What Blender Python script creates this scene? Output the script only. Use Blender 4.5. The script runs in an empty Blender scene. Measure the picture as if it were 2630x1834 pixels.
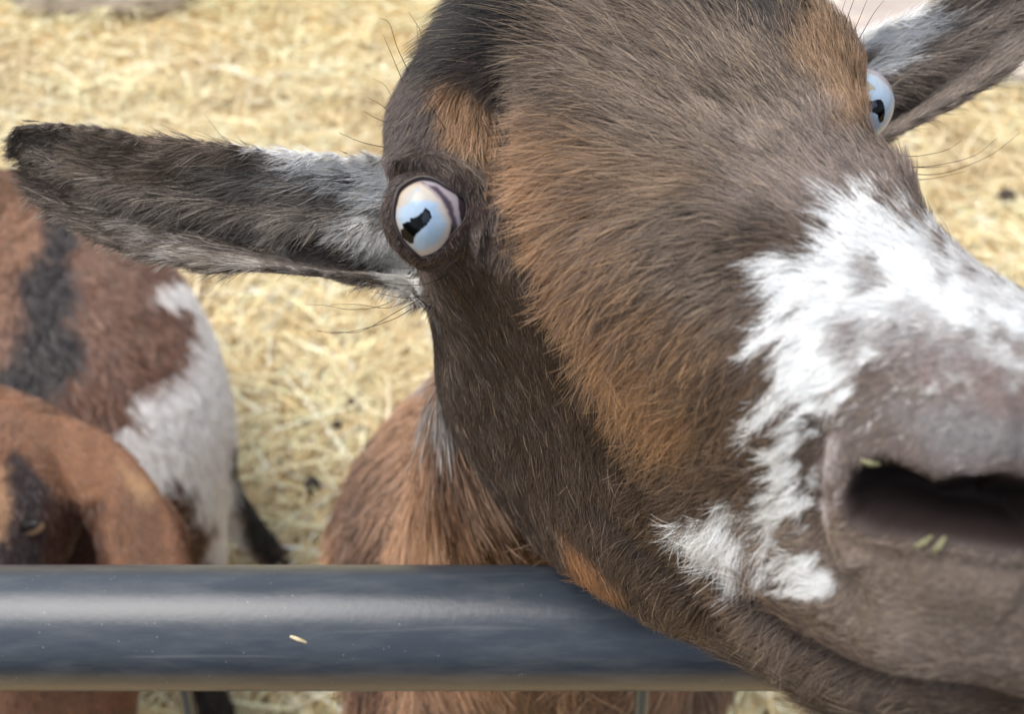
import bpy, bmesh, math
import numpy as np
from mathutils import Vector, Matrix
from mathutils.bvhtree import BVHTree
R = math.radians
scene = bpy.context.scene
col = scene.collection
rng = np.random.default_rng(7)

# ------------------------------------------------------------------ camera, world, sun, exposure
W0, H0, F0 = 2630.0, 1834.0, 2050.0          # reference frame (pixels) and focal length in those pixels
PITCH = R(45)
CAM = np.array([0.0, 0.0, 1.15])
RT = np.array([1.0, 0.0, 0.0])
FW = np.array([0.0, math.cos(PITCH), -math.sin(PITCH)])
DN = np.array([0.0, -math.sin(PITCH), -math.cos(PITCH)])
cd = bpy.data.cameras.new('camera')
cam = bpy.data.objects.new('camera', cd)
col.objects.link(cam)
cam.location = CAM
cam.rotation_euler = (math.pi/2-PITCH, 0, 0)
cd.sensor_width = 36.0
cd.lens = 36.0*F0/W0
cd.clip_start = 0.01
cd.clip_end = 200
cd.dof.use_dof = True
cd.dof.focus_distance = 0.216
cd.dof.aperture_fstop = 11.0
scene.camera = cam

SUN_EL, SUN_AZ = R(66), R(-75)               # azimuth measured from +Y towards +X
w = bpy.data.worlds.new("World")
scene.world = w
w.use_nodes = True
nt = w.node_tree
sky = nt.nodes.new('ShaderNodeTexSky')
sky.sky_type = 'NISHITA'
sky.sun_disc = False
sky.sun_elevation = SUN_EL
sky.sun_rotation = SUN_AZ
sky.air_density = 1.0
sky.dust_density = 4.0
sky.ozone_density = 1.0
hsv = nt.nodes.new('ShaderNodeHueSaturation')            # thin overcast: a paler sky than clear blue
hsv.inputs['Saturation'].default_value = .5
nt.links.new(sky.outputs[0], hsv.inputs['Color'])
nt.links.new(hsv.outputs[0], nt.nodes['Background'].inputs[0])
nt.nodes['Background'].inputs[1].default_value = 0.15
sl = bpy.data.lights.new('sun', 'SUN')
sl.energy = 1.5
sl.angle = R(45)
sl.color = (1.0, 0.96, 0.90)
so = bpy.data.objects.new('sun', sl)
col.objects.link(so)
so.rotation_euler = (math.pi/2-SUN_EL, 0, math.pi-SUN_AZ)
scene.view_settings.view_transform = 'Standard'
scene.view_settings.look = 'None'
scene.view_settings.gamma = 1
scene.view_settings.exposure = 0.62
scene.cycles_curves.shape = 'RIBBONS'
scene.cycles_curves.subdivisions = 2

# ------------------------------------------------------------------ helpers
def P(px, py, z):
    """world point seen at (px,py) at depth z (m) - arrays welcome"""
    px = np.asarray(px, float); py = np.asarray(py, float); z = np.asarray(z, float)
    x = (px-W0/2)/F0*z; y = (py-H0/2)/F0*z
    return CAM + x[..., None]*RT + y[..., None]*DN + z[..., None]*FW
def C2W(v):                                   # camera frame (right, down, depth) in cm -> world m
    v = np.asarray(v, float)*0.01
    return CAM + v[..., 0:1]*RT + v[..., 1:2]*DN + v[..., 2:3]*FW
def proj(p):
    d = p-CAM
    z = d@FW
    return (d@RT)/z*F0+W0/2, (d@DN)/z*F0+H0/2, z
def s2l(c):
    c = np.asarray(c, float)/255.0
    return np.where(c <= 0.04045, c/12.92, ((c+0.055)/1.055)**2.4)
def sm(a, b, x):
    t = np.clip((x-a)/(b-a), 0, 1)
    return t*t*(3-2*t)
def hash3(i, j, k, seed):
    h = (i*374761393+j*668265263+k*2147483647+seed*1274126177) & 0xffffffff
    h = ((h ^ (h >> 13))*1274126177) & 0xffffffff
    h = h ^ (h >> 16)
    return (h & 0xffff)/65535.0
def noise(p, scale, seed=0):
    """value noise 0..1 of Nx2 or Nx3 points"""
    q = np.asarray(p, float)*scale
    if q.shape[1] == 2:
        q = np.c_[q, np.zeros(len(q))]
    i = np.floor(q).astype(np.int64); f = q-i; f = f*f*(3-2*f)
    r = 0
    for dx in (0, 1):
        for dy in (0, 1):
            for dz in (0, 1):
                wgt = (f[:, 0] if dx else 1-f[:, 0])*(f[:, 1] if dy else 1-f[:, 1])*(f[:, 2] if dz else 1-f[:, 2])
                r = r+wgt*hash3(i[:, 0]+dx, i[:, 1]+dy, i[:, 2]+dz, seed)
    return r
def fbm(p, scale, seed=0, n=3):
    r = 0; a = 0.5; t = 0
    for k in range(n):
        r = r+a*noise(p, scale*2**k, seed+k); t += a; a *= .5
    return r/t
def inpoly(x, y, poly):
    poly = np.asarray(poly, float)
    c = np.zeros(len(x), bool)
    j = len(poly)-1
    for i in range(len(poly)):
        xi, yi = poly[i]; xj, yj = poly[j]
        if yi != yj:
            k = ((yi > y) != (yj > y)) & (x < (xj-xi)*(y-yi)/(yj-yi)+xi)
            c ^= k
        j = i
    return c
def dpoly(x, y, poly, closed=True):
    poly = np.asarray(poly, float)
    d = np.full(len(x), 1e9)
    n = len(poly)
    for i in range(n if closed else n-1):
        a = poly[i]; b = poly[(i+1) % n]; ab = b-a
        t = np.clip(((x-a[0])*ab[0]+(y-a[1])*ab[1])/max(ab@ab, 1e-9), 0, 1)
        d = np.minimum(d, np.hypot(x-a[0]-t*ab[0], y-a[1]-t*ab[1]))
    return d
def sdf(x, y, poly):                          # negative inside
    d = dpoly(x, y, poly)
    return np.where(inpoly(x, y, poly), -d, d)
def seg3(p, line):                            # distance of Nx3 points to a 3D polyline, and parameter 0..1
    line = np.asarray(line); d = np.full(len(p), 1e9); tt = np.zeros(len(p)); n = len(line)-1
    for i in range(n):
        a = line[i]; ab = line[i+1]-a
        t = np.clip(((p-a)@ab)/max(ab@ab, 1e-12), 0, 1)
        e = np.linalg.norm(p-a-t[:, None]*ab, axis=1)
        m = e < d
        d = np.where(m, e, d); tt = np.where(m, (i+t)/n, tt)
    return d, tt
def cr(pts, n):
    """Catmull-Rom through rows of pts, n samples"""
    pts = np.asarray(pts, float)
    m = len(pts)
    q = np.concatenate([[2*pts[0]-pts[1]], pts, [2*pts[-1]-pts[-2]]])
    t = np.linspace(0, m-1, n); i = np.minimum(t.astype(int), m-2); f = (t-i)
    f = f.reshape((-1,)+(1,)*(pts.ndim-1))
    a, b, c, d = q[i], q[i+1], q[i+2], q[i+3]
    return 0.5*(2*b+(c-a)*f+(2*a-5*b+4*c-d)*f*f+(3*b-a-3*c+d)*f**3)
def ring_mesh(rings, closed_ends=True):
    """rings: (n,m,3) closed rings -> verts, quads (+ end fans)"""
    rings = np.asarray(rings); n, m, _ = rings.shape
    v = rings.reshape(-1, 3)
    f = []
    for i in range(n-1):
        for j in range(m):
            a = i*m+j; b = i*m+(j+1) % m
            f.append((a, b, b+m, a+m))
    if closed_ends:
        v = np.concatenate([v, [rings[0].mean(0)], [rings[-1].mean(0)]])
        for j in range(m):
            f.append((n*m, (j+1) % m, j))
            f.append((n*m+1, (n-1)*m+j, (n-1)*m+(j+1) % m))
    return v, f
def tube(pts, rad, rad2=None, up=(0, 0, 1), n=24, m=28, caps=True):
    """smooth tapered tube; rad along side, rad2 along up. rounded ends"""
    pts = cr(pts, n); rad = cr(np.asarray(rad, float), n)
    rad2 = rad if rad2 is None else cr(np.asarray(rad2, float), n)
    if caps:
        e = 4
        d0 = pts[0]-pts[1]; d0 /= np.linalg.norm(d0); d1 = pts[-1]-pts[-2]; d1 /= np.linalg.norm(d1)
        P0 = []; R0 = []; Q0 = []; P1 = []; R1 = []; Q1 = []
        for k in range(e, 0, -1):
            a = k/e*math.pi/2*0.97
            r = min(rad[0], rad2[0])
            P0.append(pts[0]+d0*r*math.sin(a)); R0.append(rad[0]*math.cos(a)); Q0.append(rad2[0]*math.cos(a))
            r = min(rad[-1], rad2[-1])
            P1.insert(0, pts[-1]+d1*r*math.sin(a)); R1.insert(0, rad[-1]*math.cos(a)); Q1.insert(0, rad2[-1]*math.cos(a))
        pts = np.concatenate([P0, pts, P1]); rad = np.concatenate([R0, rad, R1]); rad2 = np.concatenate([Q0, rad2, Q1])
    tan = np.gradient(pts, axis=0); tan /= np.linalg.norm(tan, axis=1)[:, None]
    up = np.asarray(up, float)
    side = np.cross(tan, up); side /= np.linalg.norm(side, axis=1)[:, None]
    upp = np.cross(side, tan)
    th = np.linspace(0, 2*math.pi, m, endpoint=False)
    rings = pts[:, None]+side[:, None]*(rad[:, None]*np.cos(th))[..., None]+upp[:, None]*(rad2[:, None]*np.sin(th))[..., None]
    return ring_mesh(rings)
def fine_tube(pts, rad, m=6):
    return tube(pts, rad, n=max(8, 4*len(pts)), m=m, caps=False)
def merge(parts):
    V = []; Fc = []; o = 0
    for v, f in parts:
        V.append(np.asarray(v)); Fc += [tuple(i+o for i in q) for q in f]; o += len(v)
    return np.concatenate(V), Fc
def mk(name, v, f, mat=None, parent=None, smooth=True):
    me = bpy.data.meshes.new(name)
    me.from_pydata([tuple(x) for x in np.asarray(v)], [], f)
    me.update()
    if smooth:
        me.shade_smooth()
    o = bpy.data.objects.new(name, me)
    col.objects.link(o)
    if mat: me.materials.append(mat)
    if parent:
        o.parent = parent
        o.matrix_parent_inverse = Matrix.Translation(-parent.location)
    return o
def fixnormals(o):
    bm = bmesh.new(); bm.from_mesh(o.data)
    bmesh.ops.recalc_face_normals(bm, faces=bm.faces)
    bm.to_mesh(o.data); bm.free()
def remesh(o, vox, smooth=2):
    m = o.modifiers.new('r', 'REMESH'); m.mode = 'VOXEL'; m.voxel_size = vox
    m2 = o.modifiers.new('s', 'SMOOTH'); m2.factor = .5; m2.iterations = smooth
    dg = bpy.context.evaluated_depsgraph_get()
    me = bpy.data.meshes.new_from_object(o.evaluated_get(dg))
    o.modifiers.clear()
    old = o.data; o.data = me; me.name = old.name
    bpy.data.meshes.remove(old)
    me.shade_smooth()
def verts(o):
    a = np.empty(len(o.data.vertices)*3, np.float32); o.data.vertices.foreach_get('co', a)
    return a.reshape(-1, 3).astype(float)
def vnormals(o):
    a = np.empty(len(o.data.vertices)*3, np.float32); o.data.vertex_normals.foreach_get('vector', a)
    return a.reshape(-1, 3).astype(float)
def setverts(o, v):
    o.data.vertices.foreach_set('co', np.asarray(v, np.float32).ravel()); o.data.update()
def setcolor(o, c, name='coat'):
    c = np.asarray(c, np.float32)
    if c.shape[1] == 3: c = np.c_[c, np.ones(len(c), np.float32)]
    a = o.data.attributes.get(name) or o.data.attributes.new(name, 'FLOAT_COLOR', 'POINT')
    a.data.foreach_set('color', c.astype(np.float32).ravel())
def empty(name, loc):
    o = bpy.data.objects.new(name, None); col.objects.link(o); o.location = loc
    o.empty_display_size = .05
    return o
def tag(o, label=None, cat=None, group=None, kind=None):
    if label: o['label'] = label
    if cat: o['category'] = cat
    if group: o['group'] = group
    if kind: o['kind'] = kind
    return o
def mat(name, color=(.5, .5, .5), rough=.6, spec=.5, metal=0, attr=None, nz=None, bump=None, coat=0, sheen=0):
    """principled material; attr = colour attribute; nz=(scale, amount) mottles the colour; bump=(scale, strength, dist)"""
    m = bpy.data.materials.new(name); m.use_nodes = True
    t = m.node_tree; b = t.nodes['Principled BSDF']
    b.inputs['Roughness'].default_value = rough
    b.inputs['Specular IOR Level'].default_value = spec
    b.inputs['Metallic'].default_value = metal
    b.inputs['Coat Weight'].default_value = coat
    b.inputs['Coat Roughness'].default_value = .03
    b.inputs['Base Color'].default_value = (*color, 1)
    src = None
    if attr:
        a = t.nodes.new('ShaderNodeAttribute'); a.attribute_name = attr; src = a.outputs['Color']
    tc = t.nodes.new('ShaderNodeTexCoord')
    if nz:
        n = t.nodes.new('ShaderNodeTexNoise'); n.inputs['Scale'].default_value = nz[0]; n.inputs['Detail'].default_value = 6
        t.links.new(tc.outputs['Object'], n.inputs['Vector'])
        mr = t.nodes.new('ShaderNodeMapRange')
        mr.inputs[1].default_value = .3; mr.inputs[2].default_value = .7
        mr.inputs[3].default_value = 1-nz[1]; mr.inputs[4].default_value = 1+nz[1]
        t.links.new(n.outputs['Fac'], mr.inputs[0])
        mx = t.nodes.new('ShaderNodeVectorMath'); mx.operation = 'SCALE'
        if src: t.links.new(src, mx.inputs[0])
        else: mx.inputs[0].default_value = color
        t.links.new(mr.outputs[0], mx.inputs['Scale'])
        src = mx.outputs[0]
    if src: t.links.new(src, b.inputs['Base Color'])
    if bump:
        n = t.nodes.new('ShaderNodeTexNoise'); n.inputs['Scale'].default_value = bump[0]; n.inputs['Detail'].default_value = 5
        t.links.new(tc.outputs['Object'], n.inputs['Vector'])
        bp = t.nodes.new('ShaderNodeBump'); bp.inputs['Strength'].default_value = bump[1]; bp.inputs['Distance'].default_value = bump[2]
        t.links.new(n.outputs['Fac'], bp.inputs['Height']); t.links.new(bp.outputs[0], b.inputs['Normal'])
    return m

# ------------------------------------------------------------------ main goat: head lofted in its own frame
a_ = np.array([0.93, -0.274, 0.228]); n_ = np.array([0.338, 0.496, -0.799])
a_ /= np.linalg.norm(a_); n_ -= a_*(a_@n_); n_ /= np.linalg.norm(n_); u_ = -np.cross(a_, n_)
_f = R(7); a_, n_ = a_*math.cos(_f)-n_*math.sin(_f), n_*math.cos(_f)+a_*math.sin(_f)
_f = R(-1); u_ = -np.cross(a_, n_); n_, u_ = n_*math.cos(_f)+u_*math.sin(_f), u_*math.cos(_f)-n_*math.sin(_f)
ET = 6.5                                      # half the distance between the eye centres
HO = np.array([(1085-1315)/2050*20.3, (560-917)/2050*20.3, 20.3])+a_*ET
def HL(s, t, h):                              # head-local cm -> world
    s = np.asarray(s, float)[..., None]; t = np.asarray(t, float)[..., None]; h = np.asarray(h, float)[..., None]
    return C2W(HO+s*n_+t*a_+h*u_)
ST = [  # s, then 9 (t,h) from the top midline to the bottom midline
 (-8.5, [(0,2.4),(1.2,2.2),(2.4,1.4),(3.0,0.0),(3.1,-1.5),(3.0,-3.5),(2.6,-5.5),(1.5,-6.6),(0,-7)]),
 (-7.0, [(0,3.8),(1.8,3.6),(3.4,2.6),(4.2,0.8),(4.3,-1.5),(4.2,-4),(3.7,-6.8),(2.1,-8.6),(0,-9)]),
 (-4.5, [(0,4.4),(2.0,4.3),(3.9,3.3),(4.9,1.2),(4.9,-1.5),(4.7,-4),(4.2,-7),(2.4,-9.3),(0,-9.8)]),
 (-2.0, [(0,4.1),(2.2,4.0),(4.4,3.1),(5.7,1.2),(5.5,-1.2),(5.0,-4),(4.3,-7),(2.5,-9.5),(0,-10)]),
 (0.0,  [(0,3.5),(2.3,3.3),(4.5,2.6),(6.0,1.1),(5.8,-.9),(5.0,-3.5),(4.2,-6.5),(2.4,-9.0),(0,-9.6)]),
 (2.0,  [(0,2.7),(2.0,2.4),(3.8,1.7),(5.0,0.4),(4.9,-1.2),(4.5,-3.5),(3.8,-6),(2.1,-8),(0,-8.6)]),
 (5.0,  [(0,1.5),(1.7,1.2),(3.0,.4),(3.7,-.8),(3.9,-2.2),(3.6,-3.8),(3.0,-5.6),(1.7,-7),(0,-7.5)]),
 (8.0,  [(0,.8),(1.5,.5),(2.6,-.3),(3.1,-1.4),(3.2,-2.6),(2.9,-3.8),(2.4,-5.2),(1.4,-6.3),(0,-6.7)]),
 (11.0, [(0,.4),(1.5,.1),(2.5,-.7),(2.9,-1.7),(3.0,-2.8),(2.8,-3.8),(2.3,-5.0),(1.3,-6.0),(0,-6.3)]),
 (13.0, [(0,-.2),(1.3,-.5),(2.2,-1.2),(2.6,-2.1),(2.6,-3),(2.4,-3.9),(2.0,-4.8),(1.1,-5.5),(0,-5.8)]),
 (14.6, [(0,-1.6),(.7,-1.7),(1.2,-2.1),(1.4,-2.6),(1.4,-3),(1.3,-3.5),(1.0,-4.0),(.6,-4.4),(0,-4.5)]),
]
ss = np.array([s for s, _ in ST]); cc = np.array([c for _, c in ST], float)
cc[..., 0] *= 1.16; cc[..., 1] = np.where(cc[..., 1] < -2, -2+(cc[..., 1]+2)*(1.38+.25*sm(3, 10, ss))[:, None], cc[..., 1])
NS = 90
sN = cr(ss[:, None], NS)[:, 0]; cN = cr(cc, NS)                      # (NS,9,2)
half = np.stack([cr(c, 33) for c in cN])                             # (NS,33,2)
full = np.concatenate([half, half[:, -2:0:-1]*np.array([-1, 1])], axis=1)
rings = HL(np.repeat(sN[:, None], full.shape[1], 1), full[..., 0], full[..., 1])
# sculpt: pull the loft's contour to the goat's own outline (left cheek, jaw, brows, bridge) with smooth local offsets
SIL = np.array([(1210,0),(1120,130),(1050,190),(1012,260),(1000,340),(1003,440),(1040,640),(1075,740),(1110,830),(1130,1000),
    (1200,1150),(1260,1250),(1330,1340),(1450,1450),(1560,1520),(1700,1600),(1900,1690),(2050,1760),(2150,1834),
    (2100,0),(2160,60),(2205,130),(2212,210),(2216,290),(2262,380),(2310,480),(2400,600),(2500,680),(2630,750)], float)
NRM = np.array([(-.75,-.6),(-.75,-.6),(-.8,-.6),(-.95,-.3),(-1,0),(-1,.05),(-1,.2),(-.95,.3),(-.98,.2),(-.97,.25),
    (-.87,.5),(-.8,.6),(-.72,.7),(-.6,.8),(-.5,.87),(-.42,.9),(-.4,.92),(-.45,.9),(-.5,.87),
    (.7,-.7),(.85,-.5),(.96,-.25),(1,0),(1,0),(.9,-.4),(.85,-.5),(.78,-.62),(.6,-.8),(.5,-.86)], float)
NRM /= np.linalg.norm(NRM, axis=1)[:, None]
HV = rings.reshape(-1, 3).copy()
for it in range(6):
    x, y, z = proj(HV)
    src = []; dsp = []
    for T, N in zip(SIL, NRM):
        tx = np.array([-N[1], N[0]])
        band = np.abs((x-T[0])*tx[0]+(y-T[1])*tx[1]) < 45
        ext = np.where(band, (x-T[0])*N[0]+(y-T[1])*N[1], -1e9)
        ext = np.where(np.abs(ext) < 420, ext, -1e9)
        k = ext.argmax()
        if ext[k] < -420: continue
        e = -ext[k]*.8/F0*z[k]
        src.append(HV[k]); dsp.append(e*N[0]*RT+e*N[1]*DN)
    src = np.array(src); dsp = np.array(dsp)
    K = lambda A, B: np.exp(-((A[:, None]-B[None])**2).sum(-1)/(2*.022**2))
    wts = np.linalg.solve(K(src, src)+.15*np.eye(len(src)), dsp)
    HV = HV+K(HV, src)@wts
rings = HV.reshape(rings.shape)
head = ring_mesh(rings)
EYE = [P(1108, 562, .2035), HL(0.0, ET, 0.0)]
EYE[1] = P(2193, 272, proj(EYE[1])[2]-.002)
ER = [0.0122, 0.0112]

def ear(top, bot, depth, back=0.0044, n=46, m=22, prof=None):
    """cupped ear: top and bottom edges as (px,py,z); hollow of given depth away from the viewer"""
    T = cr(P(*np.array(top, float).T), n); B = cr(P(*np.array(bot, float).T), n)
    u = np.linspace(0, 1, n); v = np.linspace(0, 1, m)
    mid = T[:, None]*(1-v)[None, :, None]+B[:, None]*v[None, :, None]
    dv = B-T; wd = np.linalg.norm(dv, axis=1)
    ax = np.gradient((T+B)/2, axis=0)
    nrm = np.cross(ax, dv); nrm /= np.linalg.norm(nrm, axis=1)[:, None]
    if (nrm@FW).mean() < 0: nrm = -nrm
    nrm[-9:] = nrm[-10]; nrm[:3] = nrm[3]
    D = prof(u[:, None], v[None, :])*depth
    front = mid+nrm[:, None]*D[..., None]
    th = back*(np.sin(np.pi*np.clip(v, 0, 1))**.5*.4+.6)[None, :]*np.ones(n)[:, None]
    bk = front+nrm[:, None]*th[..., None]
    front = front-nrm[:, None]*.0008
    rings = np.concatenate([front, bk[:, ::-1]], axis=1)
    return ring_mesh(rings)
def prof_l(u, v):      # u 0 base -> 1 tip
    cup = np.sin(np.pi*v)**.8
    cav = np.exp(-((v-.76)/.13)**2)*sm(.55, .2, u)*.85
    rib = np.exp(-((v-.45)/.09)**2)*sm(.1, .4, u)*.25
    return cup*(.55+.45*sm(1, .3, u))*sm(1.02, .9, u)+cav-rib
earL = ear([(1120,430,.232),(990,398,.236),(800,385,.242),(600,368,.246),(400,348,.250),(250,325,.253),(110,308,.256),(26,318,.258),(-2,342,.259)],
           [(1120,800,.236),(1000,735,.233),(850,702,.232),(690,690,.236),(500,682,.242),(310,640,.248),(130,545,.253),(30,450,.257),(-4,385,.259)],
           .020, back=.0052, prof=prof_l)
earR = ear([(2120,180,.262),(2200,95,.268),(2330,35,.272),(2450,-20,.275),(2600,-90,.278),(2760,-150,.280),(2860,-160,.282),(2900,-130,.282)],
           [(2200,400,.262),(2270,362,.262),(2390,290,.263),(2520,220,.265),(2640,130,.268),(2780,30,.273),(2880,-60,.278),(2905,-122,.282)],
           .014, prof=prof_l)
# neck, chest, trunk, legs
neck = tube([C2W((3.5,-2.5,26.0)), P(1470,1120,.34), P(1420,1450,.43), P(1400,1600,.52)], [.046,.052,.07,.10], [.05,.058,.08,.11], up=RT)
trunk_pts = [P(1370,1640,.53), P(1345,1440,.60), P(1470,1240,.73), P(1600,1060,.90), P(1690,900,1.06)]
trunk = tube(trunk_pts, [.122,.142,.150,.140,.11], [.12,.14,.15,.15,.12], up=(0, 0, 1))
def leg(x, y, z0, sgn=1, hind=False):
    k = [(x, y, z0), (x, y+(-.03 if hind else .02), z0*.62), (x, y+(.05 if hind else 0), z0*.36), (x, y+.02*hind, .06), (x, y-.02, .02)]
    return tube(np.array(k, float), [.05,.036,.02,.016,.022], n=20, m=16)
tc0 = trunk_pts[0]; tc3 = trunk_pts[-1]
legs = [leg(tc0[0]-.07, tc0[1]+.05, tc0[2]), leg(tc0[0]+.07, tc0[1]+.05, tc0[2]),
        leg(tc3[0]-.06, tc3[1], tc3[2], hind=True), leg(tc3[0]+.06, tc3[1], tc3[2], hind=True)]
v, f = merge([head, earL, earR, neck, trunk]+legs)
goat = empty('goat', (float(tc0[0]), float(tc0[1]), 0.0))
tag(goat, 'dark brown goat with blue eyes and white nose patch leaning over the metal rail', 'goat')

M_skin = mat('goat skin', attr='coat', rough=.75, spec=.15)
allv = [np.asarray(q[0]) for q in [head, earL, earR, neck, trunk]+legs]
from mathutils.kdtree import KDTree
kd = KDTree(sum(len(q) for q in allv)); _id = []
_k = 0
for pi, q in enumerate(allv):
    for c in q: kd.insert(c, _k); _id.append(min(pi, 5)); _k += 1
kd.balance()
body = mk('body', v, f, M_skin, goat)
fixnormals(body)
remesh(body, .0016, 3)

def refine(o, centres):
    bm = bmesh.new(); bm.from_mesh(o.data)
    for c, r in centres:
        cv = Vector(c); fs = set()
        for vv in bm.verts:
            if (vv.co-cv).length_squared < r*r: fs.update(vv.link_faces)
        es = set(e for q in fs for e in q.edges)
        bmesh.ops.subdivide_edges(bm, edges=list(es), cuts=1, use_grid_fill=True)
    bmesh.ops.triangulate(bm, faces=[q for q in bm.faces if len(q.verts) > 4])
    bm.to_mesh(o.data); bm.free(); o.data.shade_smooth()
bvh = BVHTree.FromPolygons([tuple(x) for x in verts(body)], [tuple(p.vertices) for p in body.data.polygons])
def hit(px, py, d=0.0):
    r = P(px, py, 1.0)-CAM; r /= np.linalg.norm(r)
    h = bvh.ray_cast(Vector(CAM), Vector(r))
    return None if h[0] is None else np.array(h[0])+r*d
def hits(line):
    return np.array([q for q in (hit(*p) for p in cr(np.array(line, float), len(line)*3)) if q is not None])
_h = hit(1150, 560)
EYE[0] = P(1112, 562, proj(_h)[2]+.0065)
refine(body, [(EYE[0], .03), (EYE[0], .022), (EYE[1], .022), (hit(2400, 1300), .03)])
V = verts(body); N = vnormals(body)

# soft muscle, crease and fold brushes, laid on the surface (line, width, push outwards)
BR = [([(1325,170),(1318,320),(1330,480),(1395,640),(1470,830),(1570,1010)], .0042, -.0036),
      ([(2105,1060),(2080,1240),(2105,1400),(2200,1560)], .0036, -.0042),
      ([(2150,1080),(2138,1240),(2160,1380),(2230,1470)], .0042, .0026),
      ([(1880,1480),(1990,1590),(2130,1700),(2300,1775),(2620,1815)], .0036, -.0058),
      ([(1800,1330),(1960,1460),(2150,1590),(2400,1660)], .0075, .0020),
      ([(2330,1090),(2480,1110),(2620,1130)], .0075, .0022),
      ([(2330,1470),(2500,1500),(2620,1530)], .0065, .0018),
      ([(1215,565),(1260,568),(1310,570)], .0035, -.0022),
      ([(1080,330),(1180,370),(1270,470)], .0090, .0018),
      ([(1010,400),(1080,420),(1170,445),(1240,510)], .0035, .0012),
      ([(1000,395),(1080,385),(1180,415),(1262,480)], .0050, .0026),
      ([(1008,470),(1050,432),(1120,430),(1190,462),(1235,512)], .0022, -.0016),
      ([(1150,690),(1230,650),(1310,620)], .0060, .0012),
      ([(1150,900),(1230,1100),(1350,1250)], .0120, .0020),
      ([(1500,1250),(1700,1430),(1850,1560)], .0050, -.0015),
      ([(2268,400),(2290,450),(2310,510)], .0060, .0022)]
for ln, wd, dp in BR:
    L3 = hits(ln)
    d, t = seg3(V, L3)
    fade = sm(0, .12, t)*sm(1, .88, t)
    V = V+N*(dp*np.exp(-(d/wd)**2)*(.35+.65*fade))[:, None]
setverts(body, V); N = vnormals(body)
x, y, z = proj(V)
facing = np.einsum('ij,ij->i', N, CAM-V) > 0
# nostril: a real hollow going back into the muzzle
NOS = [(2188,1275),(2208,1212),(2270,1190),(2335,1212),(2400,1246),(2470,1232),(2560,1226),(2720,1262),(2720,1415),(2560,1392),(2430,1372),(2330,1362),(2255,1350),(2202,1325)]
sd = sdf(x, y, NOS)
near = facing & (z < .17)
dn = sm(22, -66, sd)*near
V = V-N*(.011*dn)[:, None]
lip = np.exp(-((sd-26)/26)**2)*near
V = V+N*(.0011*lip)[:, None]

# eye openings
LID = [np.array([(1012,531),(1021,497),(1034,479),(1062,462),(1089,456),(1118,462),(1147,479),(1173,494),(1192,510),(1199,531),(1196,559),(1182,580),
                 (1165,598),(1154,612),(1137,634),(1118,649),(1090,660),(1077,659),(1053,638),(1032,612),(1019,587),(1011,559)], float),
       np.array([(2160,195),(2195,178),(2222,182),(2240,194),(2258,213),(2274,240),(2282,270),(2280,300),(2268,334),(2250,360),(2225,362),(2190,350),(2165,320),(2150,250)], float)]
def onball(k, pts, r):
    """points of the lid line carried on to the eyeball sphere"""
    out = []
    for px, py in pts:
        d = P(px, py, 1.0)-CAM; d /= np.linalg.norm(d)
        oc = CAM-EYE[k]; b = d@oc; c = oc@oc-r*r; disc = b*b-c
        if disc > 0: q = CAM+d*(-b-math.sqrt(disc))
        else:
            q = CAM-d*b; q = EYE[k]+(q-EYE[k])/np.linalg.norm(q-EYE[k])*r
        out.append(q)
    return np.array(out)
rad0 = None
for k in (0,):
    lid = cr(np.vstack([LID[k], LID[k][:1]]), 90)[:-1]
    L3 = onball(k, lid, ER[k]*1.03)
    cdir = L3.mean(0)-EYE[k]; cdir /= np.linalg.norm(cdir)
    e1 = np.cross(cdir, [0, 0, 1]); e1 /= np.linalg.norm(e1); e2 = np.cross(cdir, e1)
    def tang(p):
        d = p-EYE[k]; r = np.linalg.norm(d, axis=1); d = d/r[:, None]
        ang = np.arccos(np.clip(d@cdir, -1, 1)); q = np.c_[d@e1, d@e2]; q = q/np.maximum(np.linalg.norm(q, axis=1), 1e-9)[:, None]
        return q*ang[:, None], r, d
    lp, _, _ = tang(L3)
    vp, vr, vd = tang(V)
    sel = vr < .034
    sdl = np.full(len(V), 9.); sdl[sel] = sdf(vp[sel, 0], vp[sel, 1], lp)
    Rr = ER[k]
    outr = Rr*(1.045+.035*np.exp(-((sdl-.22)/.16)**2))
    wq = sm(.38, 1.05, sdl)
    tgt = np.maximum(outr, np.minimum(vr, Rr*1.35))*(1-wq)+vr*wq
    wq = sm(.02, .30, sdl); tgt = outr*(1-wq)+tgt*wq
    nr = np.where(sdl < 0, np.minimum(vr, Rr*.86), np.where(sdl < 1.05, tgt, vr))
    nr = np.where(sel, nr, vr)
    V = EYE[k]+vd*nr[:, None]
    LIDL = L3
setverts(body, V)
bpy.context.view_layer.update()
N = vnormals(body); x, y, z = proj(V)
part = np.array([_id[kd.find(c)[1]] for c in V])

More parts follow.
